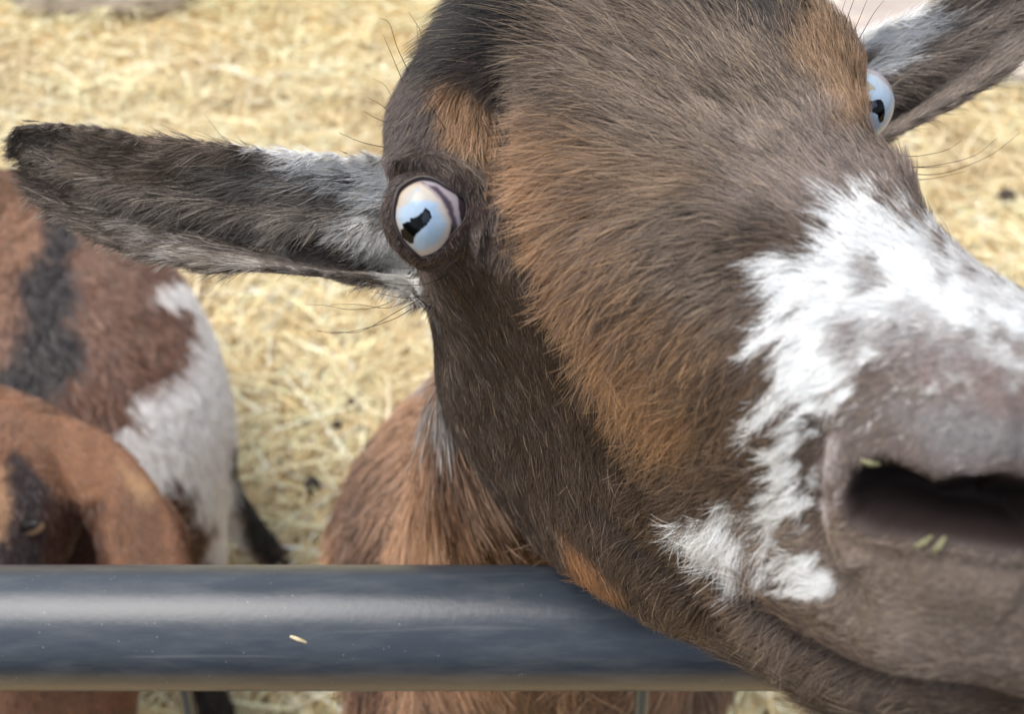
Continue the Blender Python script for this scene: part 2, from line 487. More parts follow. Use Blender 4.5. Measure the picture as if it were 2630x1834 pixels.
# ------------------------------------------------------------------ coat colours (albedo) of the main goat
LIGHTEN = 1.0
def layer(c, x, y, poly, rgb, soft, amp=0, sc=.01, wgt=1.0, seed=1, sel=None, ani=None):
    q = np.c_[x, y]
    if ani is not None:                       # noise stretched along a direction
        d = np.array(ani, float); d /= np.linalg.norm(d)
        q = np.c_[(q@d)*.25, q@np.array([-d[1], d[0]])]
    xx = x; yy = y
    s_ = sdf(xx, yy, poly)+amp*(fbm(q, sc, seed)-.5)*2+(amp*.30 if amp >= 230 else amp*.15 if amp >= 150 else 0)
    m = sm(soft, -soft, s_)*wgt
    if sel is not None: m = m*sel
    return c*(1-m[:, None])+s2l(rgb)*m[:, None]
def coat(x, y, z, part, pos):
    n = len(x)
    c = np.tile(s2l((94,78,66)), (n, 1))
    hd = (part == 0)
    # cheek, crown, forehead, bridge
    c = layer(c, x, y, [(950,700),(1250,640),(1420,800),(1600,1050),(1750,1300),(1900,1600),(2200,1900),(1200,1900),(900,1000)], (72,58,48), 60, 30)
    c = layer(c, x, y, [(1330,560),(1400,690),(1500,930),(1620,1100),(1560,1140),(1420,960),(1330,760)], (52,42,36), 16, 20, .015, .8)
    c = layer(c, x, y, [(1180,120),(1420,20),(1700,40),(1650,200),(1500,260),(1400,160),(1260,180)], (70,58,50), 50, 60, .012, .7)
    c = layer(c, x, y, [(1130,-60),(1560,-60),(1500,60),(1380,150),(1300,230),(1180,200),(1050,180)], (30,25,22), 50, 60, .012)
    c = layer(c, x, y, [(1600,-60),(2120,-60),(2160,80),(2040,130),(1900,120),(1700,100)], (46,37,32), 60, 60, .012)
    c = layer(c, x, y, [(1380,150),(1560,60),(1900,150),(2080,330),(2130,520),(1900,600),(1700,620),(1500,520),(1330,300)], (130,114,100), 80, 70, .008, .85)
    c = layer(c, x, y, [(1880,330),(2120,330),(2330,430),(2480,620),(2150,560),(1900,560)], (138,124,116), 70, 40, .01, .9)
    c = layer(c, x, y, [(980,200),(1100,130),(1160,250),(1120,420),(1300,520),(1240,640),(960,640),(960,350)], (84,73,68), 40, 25)
    # dark and pale streaks running with the hair of the forehead and face
    bend = np.clip((y-300)/500, 0, 1)
    dx_ = -.9+.2*bend; dy_ = -.35+1.0*bend
    q1 = np.c_[(x*dx_+y*dy_)*.006, (-x*dy_+y*dx_)*.035]
    q1 = np.where((y > 360)[:, None], np.c_[(x*-.72+y*.69)*.006, (x*.69+y*.72)*.035], np.c_[(x*.9+y*.38)*.006, (x*-.38+y*.9)*.035])
    k1 = fbm(q1, 1.0, 66, 3)[:, None]
    f1 = sm(80, -80, sdf(x, y, [(1250,-50),(2100,-50),(2200,300),(2250,500),(1980,650),(1900,1000),(1800,1200),(1550,1000),(1380,600),(1320,250)]))[:, None]
    c = c*(1+f1*(1.5*k1-.90))
    # tan markings
    tan = (168,128,92)
    c = layer(c, x, y, [(1130,220),(1220,190),(1280,270),(1300,420),(1300,520),(1255,500),(1205,400),(1150,340)], (168,128,90), 26, 60, .012, .85)
    c = layer(c, x, y, [(1325,290),(1390,250),(1450,290),(1430,340),(1480,420),(1500,560),(1560,750),(1680,930),(1800,1080),(1780,1180),(1640,1120),(1530,990),(1450,850),(1400,690),(1335,500),(1318,350)], tan, 45, 70, .010, .92, 3)
    c = layer(c, x, y, [(1390,300),(1560,330),(1640,560),(1780,760),(1900,980),(1850,1150),(1700,1120),(1560,980),(1460,760),(1400,540)], (134,106,82), 70, 190, .020, .62, 31, ani=(-.72, .69))
    c = layer(c, x, y, [(1400,330),(1700,380),(1850,480),(1700,520),(1560,460),(1450,420)], (158,128,98), 50, 50, .01, .5)
    c = layer(c, x, y, [(2040,60),(2130,40),(2215,150),(2235,330),(2180,350),(2120,250),(2060,170)], (150,118,86), 30, 60, .012, .75)
    c = layer(c, x, y, [(1430,1330),(1500,1380),(1590,1500),(1560,1530),(1450,1440)], (160,112,72), 22, 20, .015, .9)
    c = layer(c, x, y, [(1580,560),(1720,600),(1850,900),(1920,1050),(1880,1080),(1740,930)], (104,84,66), 60, 60, .01, .5)
    c = layer(c, x, y, [(1262,130),(1318,150),(1322,300),(1340,520),(1345,560),(1300,545),(1290,400),(1280,280)], (56,45,39), 12, 14, .02, .95)  # dark brow valley: parted hair roots plus groove shadow painted into the coat
    # muzzle greys
    c = layer(c, x, y, [(2060,1000),(2250,900),(2700,820),(2700,1220),(2300,1220),(2120,1240)], (116,104,97), 60, 50, .01, .95)
    c = layer(c, x, y, [(2300,1040),(2700,1030),(2700,1200),(2420,1210)], (138,135,136), 50, 30, .01, .8)
    c = layer(c, x, y, [(2130,1340),(2700,1340),(2700,1760),(2400,1740),(2150,1620)], (138,124,113), 60, 40, .01, .95)
    c = layer(c, x, y, [(1880,1300),(2130,1340),(2200,1620),(2050,1560),(1900,1450)], (134,118,106), 50, 40, .01, .9)
    c = layer(c, x, y, [(2120,1240),(2190,1220),(2240,1370),(2260,1450),(2130,1400)], (158,140,126), 30, 20, .015, .8)
    c = layer(c, x, y, [(1900,1560),(2050,1660),(2300,1800),(2700,1840),(2700,2000),(2100,1950)], (72,60,50), 22, 15)
    # white nose patch, ragged with the hair
    W = (236,240,240)
    c = layer(c, x, y, [(2120,560),(2190,530),(2330,540),(2450,610),(2560,670),(2720,745),(2720,830),(2560,880),(2430,880),(2350,920),(2220,970),(2150,1000),(2060,1040),
                        (1940,1080),(1915,1060),(1975,960),(1975,900),(2015,810),(1995,750),(2025,700),(2100,665),(2135,610)], W, 8, 130, .034, 1, 5, ani=(-.75, .65))
    c = layer(c, x, y, [(2330,820),(2720,790),(2720,1000),(2350,960)], W, 18, 120, .03, .55, 15)
    c = layer(c, x, y, [(2040,1000),(2110,960),(2160,1000),(2080,1080),(2010,1080)], W, 10, 240, .03, .35, 6, ani=(-.75, .65))
    c = layer(c, x, y, [(1940,1140),(2010,1120),(2060,1130),(2030,1170),(1960,1165)], W, 8, 150, .03, .95, 8, ani=(-.9, .4))
    c = layer(c, x, y, [(2000,1170),(2060,1165),(2050,1230),(1995,1210)], W, 8, 40, .03, .9, 9)
    c = layer(c, x, y, [(1905,1230),(2000,1225),(2080,1290),(2060,1330),(1960,1290)], W, 8, 150, .03, .95, 10, ani=(.8, .6))
    for pl, sd_ in (([(1900,1400),(2000,1385),(2060,1430),(1960,1450)], 18), ([(1900,1490),(1990,1480),(2010,1510),(1920,1520)], 19), ([(1980,1290),(2060,1300),(2080,1350),(2000,1340)], 20), ([(1765,1330),(1820,1290),(1860,1310),(1890,1370),(1900,1470),(1860,1440),(1820,1390)], 11), ([(1930,1355),(2050,1360),(2075,1400),(1960,1405)], 16), ([(1940,1440),(2060,1430),(2080,1470),(1970,1475)], 17)):
        c = layer(c, x, y, pl, W, 9, 90, .028, .95, sd_, ani=(-.8, .5))
    c = layer(c, x, y, [(2030,1480),(2130,1470),(2120,1520),(2030,1530)], W, 8, 50, .03, .9, 12, ani=(-.8, .3))
    c = layer(c, x, y, [(2100,1170),(2150,1130),(2170,1250),(2130,1300),(2100,1260)], (200,190,190), 18, 60, .03, .7, 13)
    # fine white ticking on the nose bridge
    tk = noise(np.c_[x, y], .09, 33) > .86
    reg = sm(30, -30, sdf(x, y, [(2250,900),(2700,850),(2700,1000),(2300,1150),(2100,1200)]))
    c = np.where((tk*reg > .5)[:, None], s2l((205,200,200)), c)
    brn = noise(np.c_[x*.6+y*.6, (y-x)*.35], .035, 44) > .80
    reg = inpoly(x, y, [(2150,620),(2700,700),(2700,1000),(2050,980)])
    c = np.where((brn & reg & hd)[:, None], c*.45+s2l((110,92,86))*.55, c)
    mt = fbm(np.c_[(x*.7+y*.7)*.45, (y-x)*.5], .018, 45, 3)
    rg = sm(40, -40, sdf(x, y, [(2200,640),(2450,620),(2720,720),(2720,1100),(2250,1020),(2130,880)]))*hd
    mm = (sm(.50, .62, mt)*rg*(.35+.45*sm(760, 960, y)))[:, None]
    c = c*(1-mm)+s2l((132,116,112))*mm
    # left ear
    e = (part == 1).astype(float)
    ce = np.tile(s2l((78,68,60)), (n, 1))
    ce = layer(ce, x, y, [(-30,290),(120,300),(200,360),(160,480),(60,480),(-30,400)], (82,71,60), 40, 30)
    ce = layer(ce, x, y, [(150,310),(420,350),(800,390),(780,430),(500,420),(250,370)], (112,94,78), 20, 15, .02, .8)
    ce = layer(ce, x, y, [(180,380),(450,400),(560,470),(380,480),(200,440)], (100,80,58), 30, 20, .02, .7)
    ce = layer(ce, x, y, [(560,420),(760,440),(900,560),(980,640),(860,640),(700,520)], (128,120,112), 30, 60, .02, .6, 21, ani=(.8,.5))
    ce = layer(ce, x, y, [(680,375),(1060,390),(1060,540),(960,500),(840,455),(700,415)], (246,247,245), 26, 60, .05, 1, 22, ani=(1,.2))
    ce = layer(ce, x, y, [(900,560),(1080,560),(1080,830),(1000,760),(960,690)], (222,222,218), 30, 70, .02, .85, 23)
    ce = layer(ce, x, y, [(690,620),(980,690),(960,730),(700,715)], (90,82,76), 15, 10)
    ce = layer(ce, x, y, [(100,520),(250,620),(500,690),(700,700),(700,670),(480,650),(260,580),(130,500)], (120,108,96), 14, 20, .02, .6)
    sp = noise(np.c_[x*.6, y], .05, 24) > .72
    ce = np.where((sp & inpoly(x, y, [(250,520),(700,560),(760,690),(400,690)]))[:, None], s2l((165,158,150)), ce)
    dk = noise(np.c_[x*.5, y], .05, 25) > .80
    ce = np.where((dk & inpoly(x, y, [(740,380),(1000,400),(1000,720),(800,560)]))[:, None], s2l((62,55,52)), ce)
    c = np.where((part == 1)[:, None], ce, c)
    # right ear
    cr_ = np.tile(s2l((116,104,94)), (n, 1))
    cr_ = layer(cr_, x, y, [(2150,60),(2350,0),(2420,60),(2330,130),(2280,190),(2180,170)], (235,236,234), 25, 70, .02, .95, 26, ani=(1,-.4))
    cr_ = layer(cr_, x, y, [(2290,-30),(2500,-60),(2560,0),(2420,60)], (140,122,104), 30, 40, .02, .7)
    cr_ = layer(cr_, x, y, [(2300,300),(2630,90),(2700,100),(2700,60),(2600,70),(2450,190)], (120,112,104), 20, 40, .02, .7)
    c = np.where((part == 2)[:, None], cr_, c)
    # neck and trunk
    st = fbm(np.c_[x, y*.12], .02, 27, 4)[:, None]
    ct = s2l((104,76,58))*(1-sm(.35, .65, st))+s2l((166,128,98))*sm(.35, .65, st)
    m = sm(1120, 1220, x)[:, None]*(y < 1500)[:, None]
    ct = ct*(1-m*.8)+s2l((98,74,56))*m*.8
    wh = (noise(np.c_[x, y*.25], .05, 28) > .74) & inpoly(x, y, [(1130,860),(1180,1000),(1260,1300),(1200,1330),(1140,1100)])
    ct = np.where(wh[:, None], s2l((150,142,136)), ct)
    ct = np.where(inpoly(x, y, [(1105,870),(1140,880),(1136,1000),(1112,1000)])[:, None], s2l((150,140,134)), ct)
    c = np.where((part >= 3)[:, None], ct, c)
    return c
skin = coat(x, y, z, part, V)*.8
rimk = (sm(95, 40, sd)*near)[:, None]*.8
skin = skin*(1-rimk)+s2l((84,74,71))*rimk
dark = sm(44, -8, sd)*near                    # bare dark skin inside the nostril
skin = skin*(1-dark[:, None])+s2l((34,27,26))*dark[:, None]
ml, _ = seg3(V, hits([(1900,1500),(1990,1590),(2130,1700),(2300,1775),(2620,1825)]))
m = np.exp(-(ml/.0034)**2)[:, None]
skin = skin*(1-m)+s2l((42,34,30))*m
de = sm(.30, .10, sdl)[:, None]*(sdl < 1)[:, None]
skin = skin*(1-de)+s2l((62,50,46))*de
cn_ = sm(8, -8, sdf(x, y, [(1190,500),(1240,522),(1305,560),(1250,580),(1180,596)]))[:, None]
skin = skin*(1-cn_)+s2l((60,47,43))*cn_
td = np.exp(-(np.hypot((x-1300)/26, (y-572)/20))**2)[:, None]*(part == 0)[:, None]*.8
skin = skin*(1-td)+s2l((150,140,136))*td
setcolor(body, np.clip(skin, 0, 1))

# ------------------------------------------------------------------ fur generator (one hair curves object per animal)
def tris(o):
    o.data.calc_loop_triangles()
    t = np.empty(len(o.data.loop_triangles)*3, np.int32); o.data.loop_triangles.foreach_get('vertices', t)
    return t.reshape(-1, 3)
def scatter(V, T, dens, n, rng):
    """n root points, chance by triangle area x density (per vertex)"""
    A = V[T]; ar = np.linalg.norm(np.cross(A[:, 1]-A[:, 0], A[:, 2]-A[:, 0]), axis=1)/2
    p = ar*dens[T].mean(1); p = p/p.sum()
    k = rng.choice(len(T), n, p=p)
    r1 = np.sqrt(rng.random(n)); r2 = rng.random(n)
    b = np.c_[1-r1, r1*(1-r2), r1*r2]
    return k, b
VAL = np.array([(170,1325),(320,1318),(480,1330),(640,1395),(830,1470),(1010,1570),(1150,1660),(1300,1760)], float)
def side(x, y): return np.where(y < 1250, np.sign(x-np.interp(y, VAL[:, 0], VAL[:, 1])), 0)*(y > 150)
def guides(x, y, G, pw=3.0, split=False):
    """blend of nearby guide hairs: rows (px,py,dx,dy,length mm,lift)"""
    G = np.asarray(G, float)
    num = 0; den = 0
    sx = side(x, y) if split else None
    for g in G:
        w_ = 1/((np.hypot(x-g[0], y-g[1])+25)**pw)
        if split:
            gs = side(np.array([g[0]]), np.array([g[1]]))[0]
            if gs != 0: w_ = w_*np.where(sx*gs < 0, .02, 1)
        dl = math.hypot(g[2], g[3])
        num = num+w_[:, None]*np.array([g[2]/dl, g[3]/dl, g[4], g[5]]); den = den+w_
    return num/den[:, None]
def haircurves(name, pts, rad, colr, mat_, parent):
    """pts (n,k,3) rad (n,k) colr (n,k,3)"""
    n, k, _ = pts.shape
    h = bpy.data.hair_curves.new(name)
    h.add_curves([k]*n)
    h.attributes['position'].data.foreach_set('vector', pts.astype(np.float32).ravel())
    ra = h.attributes.get('radius') or h.attributes.new('radius', 'FLOAT', 'POINT')
    ra.data.foreach_set('value', rad.astype(np.float32).ravel())
    ca = h.attributes.new('coat', 'FLOAT_COLOR', 'POINT')
    ca.data.foreach_set('color', np.concatenate([colr, np.ones((n, k, 1))], axis=2).astype(np.float32).ravel())
    o = bpy.data.objects.new(name, h); col.objects.link(o)
    h.materials.append(mat_)
    if parent:
        o.parent = parent; o.matrix_parent_inverse = Matrix.Translation(-parent.location)
    return o
FG = .93
M_fur = mat('fur', attr='coat', rough=.34, spec=.5)
def fur(name, root, nrm, d2, length, lift, colr, rad, parent, k=6, clump=.5, cs=420, jit=.12, droop=.35, wav=.08, guard=None, clumpn=16, seed=5):
    """d2: desired direction as seen from the photograph side (n,2) -> laid into the tangent plane"""
    r = np.random.default_rng(seed); n = len(root)
    D = d2[:, 0:1]*RT+d2[:, 1:2]*DN
    t = D-nrm*np.einsum('ij,ij->i', D, nrm)[:, None]
    ln = np.linalg.norm(t, axis=1); t = t/np.maximum(ln, 1e-6)[:, None]
    b = np.cross(nrm, t)
    a = clump*(noise(root, cs, seed)-.5)*2+clump*.7*(noise(root, cs*2.7, seed+3)-.5)*2+jit*r.normal(size=n)+.45*(noise(root, 70, seed+11)-.5)
    cv = wav*r.normal(size=n)+.25*(noise(root, cs*.8, seed+7)-.5)
    lf = np.clip(lift*(.9+.32*r.normal(size=n))+.10*(noise(root, cs*1.5, seed+9)-.5), .03, 1.2)
    length = length*np.clip(1+.28*r.normal(size=n), .3, 1.7)
    s = np.linspace(0, 1, k)[None, :]
    ang = a[:, None]+cv[:, None]*s*2
    ct = np.cumsum(np.cos(ang), axis=1)-np.cos(ang[:, :1]); sn = np.cumsum(np.sin(ang), axis=1)-np.sin(ang[:, :1])
    L = (length/(k-1))[:, None]
    up = length[:, None]*lf[:, None]*(s*1.6-droop*2.2*s*s)*.8
    up = np.maximum(up, .00015)
    pts = root[:, None]+t[:, None]*(ct*L)[..., None]+b[:, None]*(sn*L)[..., None]+nrm[:, None]*(up-.0006*(s < .01))[..., None]
    nc = max(n//clumpn, 10); ci = r.choice(n, nc, replace=False)
    kc = KDTree(nc)
    for j_, q_ in enumerate(root[ci]): kc.insert(q_, j_)
    kc.balance()
    near_ = np.array([kc.find(q_)[1] for q_ in root])
    off = root[ci[near_]]-root
    off = off-nrm*np.einsum('ij,ij->i', off, nrm)[:, None]
    ol = np.linalg.norm(off, axis=1)[:, None]; off = off*np.minimum(1, .0022/np.maximum(ol, 1e-9)*length[:, None]/.008)
    cs_ = (.45+.5*r.random(nc))[near_]
    pts = pts+off[:, None]*(cs_[:, None]*s**1.4)[..., None]
    rr = rad[:, None]*np.array([1, .98, .92, .78, .55, .12][:k] if k == 6 else np.linspace(1, .15, k))[None, :]
    tip = np.linspace(.35, 1.38, k)[None, :, None]  # natural dark-root banding, deepened to paint in the shade between hair locks
    cj = np.clip(1+.28*r.normal(size=(n, 1, 1)), .5, 1.6)
    C3 = np.clip(colr[:, None], 0, 1)**FG
    gh = (r.random(n) < .10)[:, None, None]
    lum = C3.mean(2, keepdims=True); wh_ = sm(.45, .7, lum)
    C3 = np.where(gh, C3*.6+np.clip(C3*1.6, 0, .9)*.4+.03, C3)
    if guard is not None:                     # pale tipped guard hairs
        gc, gp = guard
        C3 = np.where((r.random(n) < gp)[:, None, None], C3*.3+s2l(gc)*.8, C3)
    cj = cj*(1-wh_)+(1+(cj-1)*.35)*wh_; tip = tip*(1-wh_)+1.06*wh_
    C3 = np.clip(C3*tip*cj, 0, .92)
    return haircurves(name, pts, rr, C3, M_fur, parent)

GH = [ # head guides px,py,dx,dy,len,lift
 (1250,40,-.85,.4,15,.25),(1180,120,-.75,.6,9,.25),(1330,120,-.95,.05,16,.35),(1450,60,-.9,-.4,16,.35),(1600,60,-.75,-.65,16,.35),(1800,60,-.5,-.85,12,.3),(2000,60,-.15,-1,9,.3),
 (1100,200,-.3,.9,6,.2),(1200,280,.05,1,7,.25),(1060,330,-.25,.9,4,.2),(1020,300,-.5,.8,5,.3),(1250,420,.45,.85,7,.3),(1290,340,.2,1,8,.3),(1120,420,.5,.75,3.5,.2),(1280,500,.7,.6,5,.3),
 (1345,220,-.8,.5,4.5,.15),(1345,320,-.85,.4,4.5,.15),(1350,430,-.85,.4,4.5,.15),(1375,560,-.7,.7,5,.15),(1420,690,-.6,.8,6,.18),(1490,830,-.6,.8,7,.2),(1590,990,-.6,.8,7,.2),(1430,230,-.95,.2,10,.3),(1450,320,-.98,.1,12,.3),(1450,430,-.97,.25,13,.35),(1480,560,-.9,.45,13,.35),(1520,700,-.75,.65,13,.35),(1580,850,-.7,.7,13,.35),(1600,1000,-.7,.65,12,.35),(1700,1120,-.78,.6,10,.3),
 (1550,220,-.8,-.35,12,.3),(1700,260,-.7,-.6,10,.3),(1850,300,-.6,-.75,8,.3),(1600,420,-.9,-.05,10,.3),(1560,600,-.85,.4,11,.3),(1650,750,-.8,.5,11,.3),(1750,900,-.8,.5,10,.3),
 (1750,500,-.85,-.15,8,.28),(1850,650,-.85,.25,9,.28),(1950,450,-.65,-.65,7,.28),(2050,300,-.3,-.9,6,.25),(2120,180,.05,-1,6,.25),(2180,250,.2,-.9,5,.2),(2150,120,-.1,-1,6,.25),
 (2130,330,.3,-.8,9,.35),(2150,430,-.35,-.85,6,.3),(2250,450,-.2,-.95,5,.25),(2100,560,-.65,-.7,8,.3),(2300,560,-.5,-.8,7,.3),(2450,650,-.55,-.75,6,.3),(2600,760,-.6,-.7,5,.3),
 (2000,700,-.9,.2,8.5,.28),(2000,850,-.85,.45,8.5,.28),(1930,1000,-.8,.5,8.5,.28),(2200,750,-.85,-.1,8,.3),(2200,900,-.85,.3,7,.3),(2450,850,-.8,-.1,5,.25),(2400,1000,-.85,.1,3,.2),(2600,1000,-.85,0,2.5,.2),
 (1950,1150,-.9,.35,9,.32),(1880,1350,-.8,.5,9,.35),(1780,1320,-.85,.55,9,.35),(2030,1420,-.85,.35,7,.3),(2080,1520,-.9,.3,6,.3),(2140,1200,-.3,.9,3,.2),(2150,1400,-.6,.5,4,.25),(2350,1180,-.6,.3,2,.2),
 (2350,1480,-.7,.3,3,.2),(2550,1500,-.7,.2,3,.2),(2250,1620,-.8,.35,5,.25),(2450,1720,-.9,.2,5,.25),(2000,1640,-.8,.4,8,.3),(2200,1800,-.8,.3,9,.3),(1850,1600,-.5,.7,6,.2),
 (1100,760,-.05,1,4,.15),(1200,800,-.05,1,4.5,.15),(1300,760,-.1,1,4.5,.15),(1160,950,-.05,1,5.5,.2),(1300,950,-.15,1,6,.2),(1400,950,-.25,1,6,.2),(1250,1150,-.1,1,7,.25),(1400,1150,-.3,.95,8,.25),(1500,1250,-.5,.85,9,.25),
 (1350,1300,-.1,.95,6,.18),(1500,1420,-.1,.95,6.5,.2),(1650,1250,-.7,.65,8,.25),(1650,1500,-.3,.8,6,.2),(1750,1450,-.7,.6,8,.25),(1090,640,-.2,.9,2.5,.15),(1200,620,.2,.9,3,.15),(1300,640,.0,1,3.5,.15),(1330,560,-.3,.8,3,.15),(1005,430,-.6,.5,2.5,.3)]
GEL = [(60,320,-.9,.05,2.5,.15),(20,380,-.9,.3,4,.25),(60,450,-.8,.5,4,.3),(200,325,-.97,.05,2.8,.12),(400,355,-.97,.05,2.8,.12),(700,380,-.97,.05,3,.12),(900,398,-.98,.05,3,.12),(110,390,-.9,.2,7,.3),
 (250,420,-.9,-.3,12,.3),(450,430,-.85,.3,16,.35),(650,450,-.8,.5,20,.4),(800,520,-.75,.6,18,.35),(180,500,-.75,.6,10,.35),(350,520,-.7,.65,14,.35),(500,560,-.8,.4,18,.4),(350,630,-.85,.4,5,.3),
 (200,580,-.8,.5,5,.3),(600,620,-.85,.35,14,.35),(500,678,-.9,.2,5,.25),(700,690,-.95,.1,4,.2),(850,700,-.95,.1,4,.2),(800,650,-.9,.2,4,.15),(900,470,-.8,.5,9,.3),(950,600,-.6,.7,7,.25),(1000,720,-.4,.8,7,.3)]
GER = [(2250,100,.85,-.4,6,.25),(2350,40,.9,-.35,6,.25),(2500,-20,.9,-.3,6,.25),(2300,220,.85,.2,10,.3),(2450,150,.9,-.2,14,.35),(2600,60,.9,-.3,14,.3),(2300,340,.85,-.2,5,.2),(2450,245,.9,-.3,5,.25),(2600,145,.9,-.4,5,.25)]
GT = [(860,1300,-.3,1,22,.25),(1000,1200,-.35,1,22,.2),(1100,1300,-.15,1,22,.2),(1200,1200,0,1,22,.2),(1280,1000,0,1,18,.2),(1150,1000,-.1,1,18,.25),(1000,1800,0,1,25,.2),(1400,1800,0,1,25,.2),(1700,1800,0,1,25,.2)]
T = tris(body)
toc = CAM-V; toc /= np.linalg.norm(toc, axis=1)[:, None]
ndv = np.einsum('ij,ij->i', N, toc)
inimg = (x > -250) & (x < 2900) & (y > -250) & (y < 2050)
dens = np.where((part <= 2), 1.0, np.where(part == 3, .35, .10))*np.where(ndv > -.25, 1, .22)*np.where(inimg, 1, .25)
dens = dens*(.19/np.clip(z, .12, 1.2))**1.2
dens[sdl < .04] = 0
cnr = (sdf(x, y, [(1190,500),(1240,522),(1305,560),(1250,580),(1180,596)]) < 0) & (part == 0)
dens = np.where(cnr, dens*.3, dens)
dens = dens*(1-.75*np.exp(-(np.hypot((x-1300)/26, (y-572)/20))**2)*(part == 0))
cav = (part == 1) & (sdf(x, y, [(640,640),(720,600),(860,615),(1000,650),(1030,690),(960,700),(800,690)]) < 0)
dens = np.where(cav, dens*.5, dens)
gl_ = (ml < .0032) & (part == 0)
dens = np.where(gl_, dens*.1, dens)
dens = dens*np.where(near & (sd < 24), 0.0, 1.0)
dens = dens*np.where((part == 0) & (z < .16), .8, 1)
NH = 500000
kk, bb = scatter(V, T, dens, NH, rng)
root = (V[T[kk]]*bb[..., None]).sum(1); rn = (N[T[kk]]*bb[..., None]).sum(1); rn /= np.linalg.norm(rn, axis=1)[:, None]
rp = part[T[kk, 0]]; rx, ry, rz = proj(root)
g = guides(rx, ry, GH, split=True)
g = np.where((rp == 1)[:, None], guides(rx, ry, GEL)*np.array([1, 1, .82, .6]), g)
g = np.where((rp == 2)[:, None], guides(rx, ry, GER), g)
g = np.where((rp >= 3)[:, None], guides(rx, ry, GT), g)
jt = (noise(root, 650, 301)-.5)*34+rng.normal(size=NH)*5
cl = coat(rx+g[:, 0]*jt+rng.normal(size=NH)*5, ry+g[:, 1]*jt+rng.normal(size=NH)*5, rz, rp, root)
fh = sm(60, -60, sdf(rx, ry, [(1330,180),(1500,40),(1900,60),(2100,250),(2100,480),(1950,560),(1850,900),(1800,1120),(1640,1130),(1480,850),(1350,500)]))*(rp == 0)
gp_ = .22*fh+.10*(rp == 1)+.04
gd = sm(60, -60, sdf(rx, ry, [(1340,280),(1560,300),(1680,600),(1850,850),(1950,1080),(1750,1150),(1560,990),(1400,650)]))[:, None]
gc_ = np.where((rp == 1)[:, None], np.array([176,164,148.]), np.array([168,148,124.])*(1-gd)+np.array([186,148,108.])*gd)[:, None, :]
rs = sdl[T[kk, 0]]
nz_ = sm(.172, .150, rz)*(rp == 0)
hl = g[:, 2]*.001*(1-.62*nz_)*np.where(rs < .5, .35+.65*sm(.05, .5, rs), 1)
hr = np.where(rp <= 2, .000062, .00020)*np.clip(rz/.20, .75, 1.6)
hr = hr*np.where(g[:, 2] < 6, .85, 1.0)
fur('fur', root, rn, g[:, :2], hl, g[:, 3], cl, hr, goat, guard=(gc_, gp_))

# ------------------------------------------------------------------ eyes
M_eye = mat('eye', attr='coat', rough=.06, spec=.16, coat=.05)
M_lid = mat('eyelid skin', color=tuple(s2l((44,35,33))), rough=.5, spec=.5, nz=(900, .25), bump=(1500, .4, .0004))
IRIS = [[(1014,531),(1022,500),(1040,480),(1062,468),(1081,468),(1111,490),(1133,512),(1148,540),(1158,568),(1158,587),(1152,612),(1137,636),(1110,662),(1080,664),(1050,640),(1028,612),(1014,585),(1008,559)],
        [(2150,180),(2216,176),(2255,192),(2285,220),(2302,248),(2308,272),(2304,300),(2290,335),(2256,368),(2150,368)]]
PUP = [[(1093,533),(1104,544),(1108,558),(1100,574),(1086,588),(1070,600),(1064,612),(1062,622),(1053,624),(1040,616),(1032,602),(1029,590),(1035,586),(1034,575),(1048,569),(1053,568),(1054,561),(1063,560),(1074,555),(1085,543)],
       [(2200,262),(2225,262),(2236,258),(2252,256),(2260,255),(2267,260),(2270,272),(2272,285),(2270,302),(2266,313),(2258,312),(2254,296),(2242,288),(2230,286),(2205,290)]]
